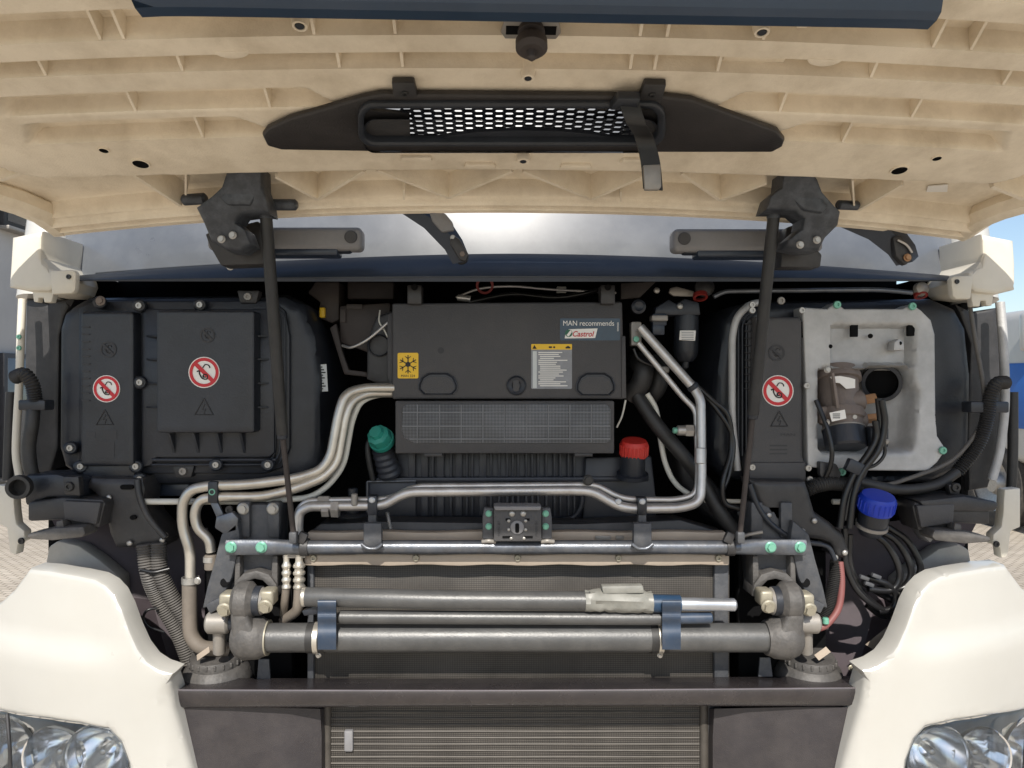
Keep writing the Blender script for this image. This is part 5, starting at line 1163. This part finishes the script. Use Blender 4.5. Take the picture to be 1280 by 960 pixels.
# bumper beam
bx = [212 + (1080 - 212) * i / 48 for i in range(49)]
def bY(px): return .016 * ((px - 646) / 434) ** 2
rows = []
for y, Y in ((884, .06), (884, .0), (882, -.014), (866, -.02), (862, -.018), (860.4, -.012), (846, .055), (848, .075), (852, .08)):
    rows.append([W(px, y - 0 + (2.0 if y < 870 else -1.0) * (1 - abs((px - 646) / 434) ** 1.5) - (px - 646) * .003, Y + bY(px)) for px in bx])
bb = P('bumper_beam', loft(rows), 'beam', 'dark plastic bumper beam across the front', ang=50)
obj('edge_highlight', add_tube(NB(), [W(px, 861.3 + 2.0 * (1 - abs((px - 646) / 434) ** 1.5) - (px - 646) * .003, -.0165 + bY(px)) for px in bx], .0022, 8), 'highlight_strip', bb)  # thin paler tube added to draw the highlight along the beam's edge
def insert(X, label):
    pts = [[(218, 884, .0), (300, 884, .01), (360, 885, .02), (400, 886, .05), (410, 886, .10)], [(225, 920, .0), (300, 920, .01), (360, 920, .02), (402, 920, .05), (410, 920, .10)], [(238, 965, .0), (300, 965, .01), (360, 965, .02), (402, 965, .05), (410, 965, .10)], [(268, 1090, .0), (310, 1090, .01), (360, 1090, .02), (402, 1090, .05), (410, 1090, .10)]]
    o = P('bumper_insert', loft([[W(X(x), y, Y + .012) for x, y, Y in r] for r in pts]), 'bumper', label, ang=60); return o
insert(lambda x: x, 'dark plastic bumper insert left of the condenser'); insert(lambda x: 1293 - x, 'dark plastic bumper insert right of the condenser')
P('lower_valance', box(150, 1088, 1140, 1240, .0, .06, .01), 'bumper', 'dark lower valance under the grille opening')

# ---- white corner panels with headlights
def fenderY(x, z):
    a = abs(x); Y = -.03 + min(.22, .75 * max(0, a - .86) ** 1.7)
    Y += -.018 * math.exp(-((z - 1.05) / .16) ** 2)
    xc = .755 + .12 * max(0, min(.3, z - .79)); Y += .55 * max(0, xc - a) * (1 - ss(.97, 1.02, z))            # crease, then the inner return
    Y += .018 * ss(1.04, 1.10, z) * ss(.80, .95, a)
    return Y
def crease(x, z, e): return 0
def corner_panel(X, label, lab2):
    O = [(36, 711), (60, 713), (95, 719), (118, 724), (132, 732), (143, 744), (152, 762), (162, 790), (172, 812), (184, 828), (198, 837), (216, 843), (211, 852), (218, 884), (232, 930), (242, 965), (262, 1040), (276, 1100), (282, 1160), (-100, 1180), (-104, 1090), (-60, 1085), (60, 1070), (130, 1050), (158, 1015), (164, 985), (160, 955), (150, 928), (136, 913), (100, 905), (60, 899), (0, 889), (-60, 876), (-100, 862), (-84, 810), (-40, 775), (0, 753), (16, 738), (28, 722)]
    o = P('corner_fender', shell([(X(x), y + (-4 if X(0) else 0)) for x, y in O], fenderY, .011, .05, .018), 'white', label, ang=24)
    # headlight: housing bowl, reflectors, lens
    q = [(164, 985), (160, 955), (150, 928), (136, 913), (100, 905), (60, 899), (0, 889), (-60, 876), (-97, 866), (-106, 960), (-102, 1086), (-60, 1080), (60, 1066), (130, 1046), (158, 1012)]
    h = P('headlight', shell([(X(x), y + (-4 if X(0) else 0)) for x, y in q], lambda x, z: fenderY(x, z) + .14, 0, 0, .04), 'housing', lab2)
    def wall():
        a = []; b_ = []
        for x, y in q + q[:1]:
            Y = 0
            for _ in range(5): p = W(X(x), y + (-4 if X(0) else 0), Y); Y = fenderY(p.x, p.z)
            a.append(p + Vector((0, .004, 0))); b_.append(p + Vector((0, .15, 0)))
        return loft([a, b_])
    obj('bezel', wall(), 'housing', h)
    for cx_, cy_, rr_ in ((122, 946, 38), (68, 946, 36), (10, 940, 42), (40, 1010, 40), (110, 1010, 36)):
        p = W(X(cx_), cy_, 0); Y = fenderY(p.x, p.z); p = W(X(cx_), cy_, Y + .05)
        r_ = S(rr_, Y + .05); fd = Vector(((.28 if X(0) else -.28) * (0 if cx_ > 60 else 1), -1, 0)).normalized()
        prof = [(-.07 + .07 * (k / 10) ** 2, r_ * (k / 10)) for k in range(0, 11)] + [(.004, r_ * 1.06), (-.004, r_ * 1.06)]
        rf = obj('reflector', lathe([(hh, rr2) for hh, rr2 in prof[:11]], p, fd, 14 if cx_ in (68, 10) else 28, False), 'reflector', h, ang=20); 
        obj('reflector_ring', lathe([(0, r_ * .98), (.006, r_ * 1.0), (.008, r_ * 1.05), (0, r_ * 1.08)], p, fd, 28), 'reflector', h)
        obj('bulb', lathe([(-.065, 0), (-.065, .006), (-.03, .009), (-.02, .007), (-.016, 0)], p, fd, 12), 'silver', h)
    obj('lens', shell([(X(x), y + (-4 if X(0) else 0)) for x, y in q], lambda x, z: fenderY(x, z) + .008, .01, 0, .03), 'lens', h, ang=80)
    for x0 in (9, -60): obj('divider', pipe([(X(x0), 892, .05), (X(x0 + 3), 930, .03), (X(x0 + 6), 1000, .03)], 2.2, .02), 'blackdusty', h)
corner_panel(lambda x: x, 'white corner fender around the left headlight', 'clear multi reflector headlight on the left')
corner_panel(lambda x: 1294 - x, 'white corner fender around the right headlight', 'clear multi reflector headlight on the right')
for k, (px, py) in enumerate(((190, 885), (191.5, 888), (193, 892), (193.5, 896))):
    p = W(px, py, 0); P('paint_chip', plate([(px - .7, py - 1), (px + .6, py - .8), (px + .9, py + 1), (px - .4, py + 1.1)], fenderY(p.x, p.z) - .0006, .0005, 0), 'ink')
# below the frame: bumper skirt and front wheels, so that the truck stands on the ground
P('bumper_skirt', bev(add_box(NB(), (0, .2, .36), (2.3, .5, .28)), .05, 4), 'white')
for s in (-1, 1):
    wv = P('wheel', lathe([(-.14, .30), (-.15, .40), (-.12, .50), (.12, .50), (.15, .40), (.14, .30)], (s * 1.02, .95, .5), (1, 0, 0), 40), 'tyre')
    obj('rim', lathe([(-.13, 0), (-.13, .12), (-.05, .16), (-.10, .30), (.10, .30), (.05, .1), (.05, 0)], (s * 1.02, .95, .5), (1, 0, 0), 32), 'bolt', wv)

# ================================================================ tools strapped over the torsion bar
def thing(name, label, cat, loc): o = empty(name, loc); o['label'] = label; o['category'] = cat; return o
def sub(name, bm, m, parent, label=None):
    o = obj(name, bm, m, None, label); o.parent = parent; o.matrix_parent_inverse = Matrix.Translation(-parent.location); return o
YW = -.03
tl = thing('pump_lever', 'grey and silver lever bar with taped joint above the torsion bar', 'lever', W(650, 751, YW))
sub('shaft', add_tube(NB(), [W(381, 746, YW), W(383, 746, YW), W(560, 750, YW), W(745, 751, YW)], lambda i: S((11, 11.8, 11.8, 11.8)[i], YW), 22), 'torsion', tl)
sub('end_ring', cyl(W(377, 746, YW), W(384, 746, YW), S(12, YW), .003), 'steelpipe', tl)
sub('silver_end', cyl(W(800, 754, YW), W(920, 756, YW), S(8, YW), .004), 'chromeblue', tl)
sub('blue_sleeve', add_tube(NB(), [W(808, 754, YW), W(850, 755, YW)], S(11, YW), 18), 'bluetape', tl)
P0 = []
random.seed(5)
bm = NB(); rings = []
for i in range(15):
    f = i / 14; px = 731 + 84 * f; ring_ = []
    for k in range(20):
        a = 2 * math.pi * k / 20; rr_ = S(12.5 + random.uniform(-1.0, 1.6) + (3 if .1 < f < .9 and math.sin(a) > .3 else 0), YW)
        ring_.append(bm.verts.new(W(px, 751 + 2 * f, YW) + Vector((0, math.cos(a) * rr_, math.sin(a) * rr_))))
    rings.append(ring_)
for a, b_ in zip(rings, rings[1:]):
    for k in range(20): bm.faces.new((a[k], a[(k + 1) % 20], b_[(k + 1) % 20], b_[k]))
bm.faces.new(rings[0]); bm.faces.new(rings[-1])
sub('taped_joint', bm, 'tape', tl, 'joint wrapped in grey tape')
sub('catch', plate([(752, 733), (804, 732), (806, 742), (754, 743)], YW - .02, .025, .004), 'tape', tl)
tl2 = thing('lever_extension', 'slimmer dark grey bar with a blue end between lever and torsion bar', 'bar', W(640, 772, YW))
sub('shaft', cyl(W(424, 771, YW + .005), W(832, 773, YW + .005), S(8.2, YW), .003), 'torsion', tl2)
sub('blue_end', cyl(W(830, 773, YW + .005), W(890, 772, YW + .005), S(7, YW), .003), 'bluestrap', tl2)
def holder(px0, px1, label):
    pts = [W(0, y, 0) for y in ()]
    prof = [(752, -.030), (750, -.062), (757, -.066), (766, -.052), (772, -.056), (782, -.046), (796, -.052), (812, -.042)]
    rows = [[W(x, p.x, p.y) for p in [Vector((q.x, q.y)) for q in spline([Vector((y, Y * 1.0, 0)) for y, Y in prof], 5)]] for x in (px0, px1)]
    o = P('tool_holder', solid(loft(rows), .004), 'bluestrap', label)
    return o
o = holder(397, 420, 'blue plastic tool holder, left of the two'); obj('tongue', plate([(377, 764), (397, 756), (397, 768), (380, 770)], -.03, .02, .002), 'black', o)
def hoseband(px, par):
    obj('hose_band', lathe([(0, S(17.6, 0)), (0, S(19.5, 0)), (S(6, 0), S(19.5, 0)), (S(6, 0), S(17.6, 0))], W(px, 797, 0), (1, 0, 0), 28), 'steelpipe', par)
    obj('rubber_band', lathe([(0, S(17.5, 0)), (0, S(18.6, 0)), (S(22, 0), S(18.6, 0)), (S(22, 0), S(17.5, 0))], W(px - 9, 797, 0), (1, 0, 0), 28), 'rubber', par)
    bolt(0, 0, 0, 3.6, 'bolt', par, 'hex', (0, -1, -.3), W(px + 4, 819, -.01))
hoseband(394, o)
o2 = holder(828, 851, 'blue plastic tool holder, right of the two'); hoseband(821, o2)

# ================================================================ what stands behind, seen past the edges
bd = thing('building', 'grey rendered building with dark framed windows, far left', 'building', (-13, 9, 0))
sub('wall', bev(add_box(NB(), (-13, 12, 3.5), (10, 8, 7)), .03), 'render_wall', bd)
for k in range(4):
    for z_ in (1.15, 5.2):
        y_ = 9.2 + k * 1.9; f_ = sub('window', bev(add_box(NB(), (-7.96, y_, z_), (.10, 1.3, 2.0)), .01), 'frame_dark', bd)
        p_ = obj('pane', bev(add_box(NB(), (-7.915, y_, z_), (.03, 1.14, 1.84)), .004), 'pane', f_); p_.matrix_parent_inverse = f_.matrix_parent_inverse.copy(); p_.matrix_parent_inverse = Matrix.Identity(4)
        s_ = obj('sill', bev(add_box(NB(), (-7.90, y_, z_ - 1.04), (.2, 1.4, .06)), .01), 'greysteel', f_)
    x_ = -16.5 + k * 2.4
    for z_ in (1.15, 5.2):
        f_ = sub('window', bev(add_box(NB(), (x_, 7.96, z_), (1.5, .10, 2.0)), .01), 'frame_dark', bd)
        obj('pane', bev(add_box(NB(), (x_, 7.915, z_), (1.34, .03, 1.84)), .004), 'pane', f_); obj('sill', bev(add_box(NB(), (x_, 7.90, z_ - 1.04), (1.6, .2, .06)), .01), 'greysteel', f_)
rf = sub('roof', bev(add_box(NB(), (-13, 12, 7.08), (10.4, 8.4, .16)), .03), 'frame_dark', bd)

TX, TYY = 6.95, 6.75
tr = thing('parked_truck', 'white and blue truck parked behind on the right', 'truck', (TX, TYY, 0))
sub('cab', bev(add_box(NB(), (TX, TYY, 1.62), (2.5, 2.0, 1.7)), .12, 4), 'white', tr)
sub('windscreen', bev(add_box(NB(), (TX, TYY - 1.0, 1.95), (2.1, .04, .8)), .015), 'pane', tr)
sub('front_panel', bev(add_box(NB(), (TX, TYY - 1.0, 1.15), (2.2, .06, .5)), .03), 'truckblue', tr)
sub('side_panel', bev(add_box(NB(), (TX - 1.25, TYY, 1.52), (.05, 1.6, .72)), .02), 'truckblue', tr)
sub('mirror', bev(add_box(NB(), (TX - 1.36, TYY - .7, 2.2), (.2, .14, .42)), .05, 4), 'white', tr)
sub('bumper', bev(add_box(NB(), (TX, TYY - 1.0, .62), (2.4, .3, .4)), .06, 3), 'white', tr)
sub('tank_body', bev(add_box(NB(), (TX, TYY + 5.2, 1.75), (2.4, 8, 1.5)), .4, 6), 'white', tr)
sub('chassis', bev(add_box(NB(), (TX, TYY + 4, .95), (.9, 9.5, .3)), .02), 'frame_dark', tr)
for y_ in (TYY + .1, TYY + 6.5, TYY + 7.9):
    for s in (-1, 1):
        wv = sub('wheel', lathe([(-.15, .32), (-.16, .40), (-.13, .50), (.13, .50), (.16, .40), (.15, .32)], (TX + s * 1.12, y_, .5), (1, 0, 0), 36), 'tyre', tr)
        obj('rim', lathe([(-.13, 0), (-.13, .1), (-.06, .14), (-.12, .32), (.12, .32), (.06, .14), (.13, .1), (.13, 0)], (TX + s * 1.12, y_, .5), (1, 0, 0), 28), 'bolt', wv)
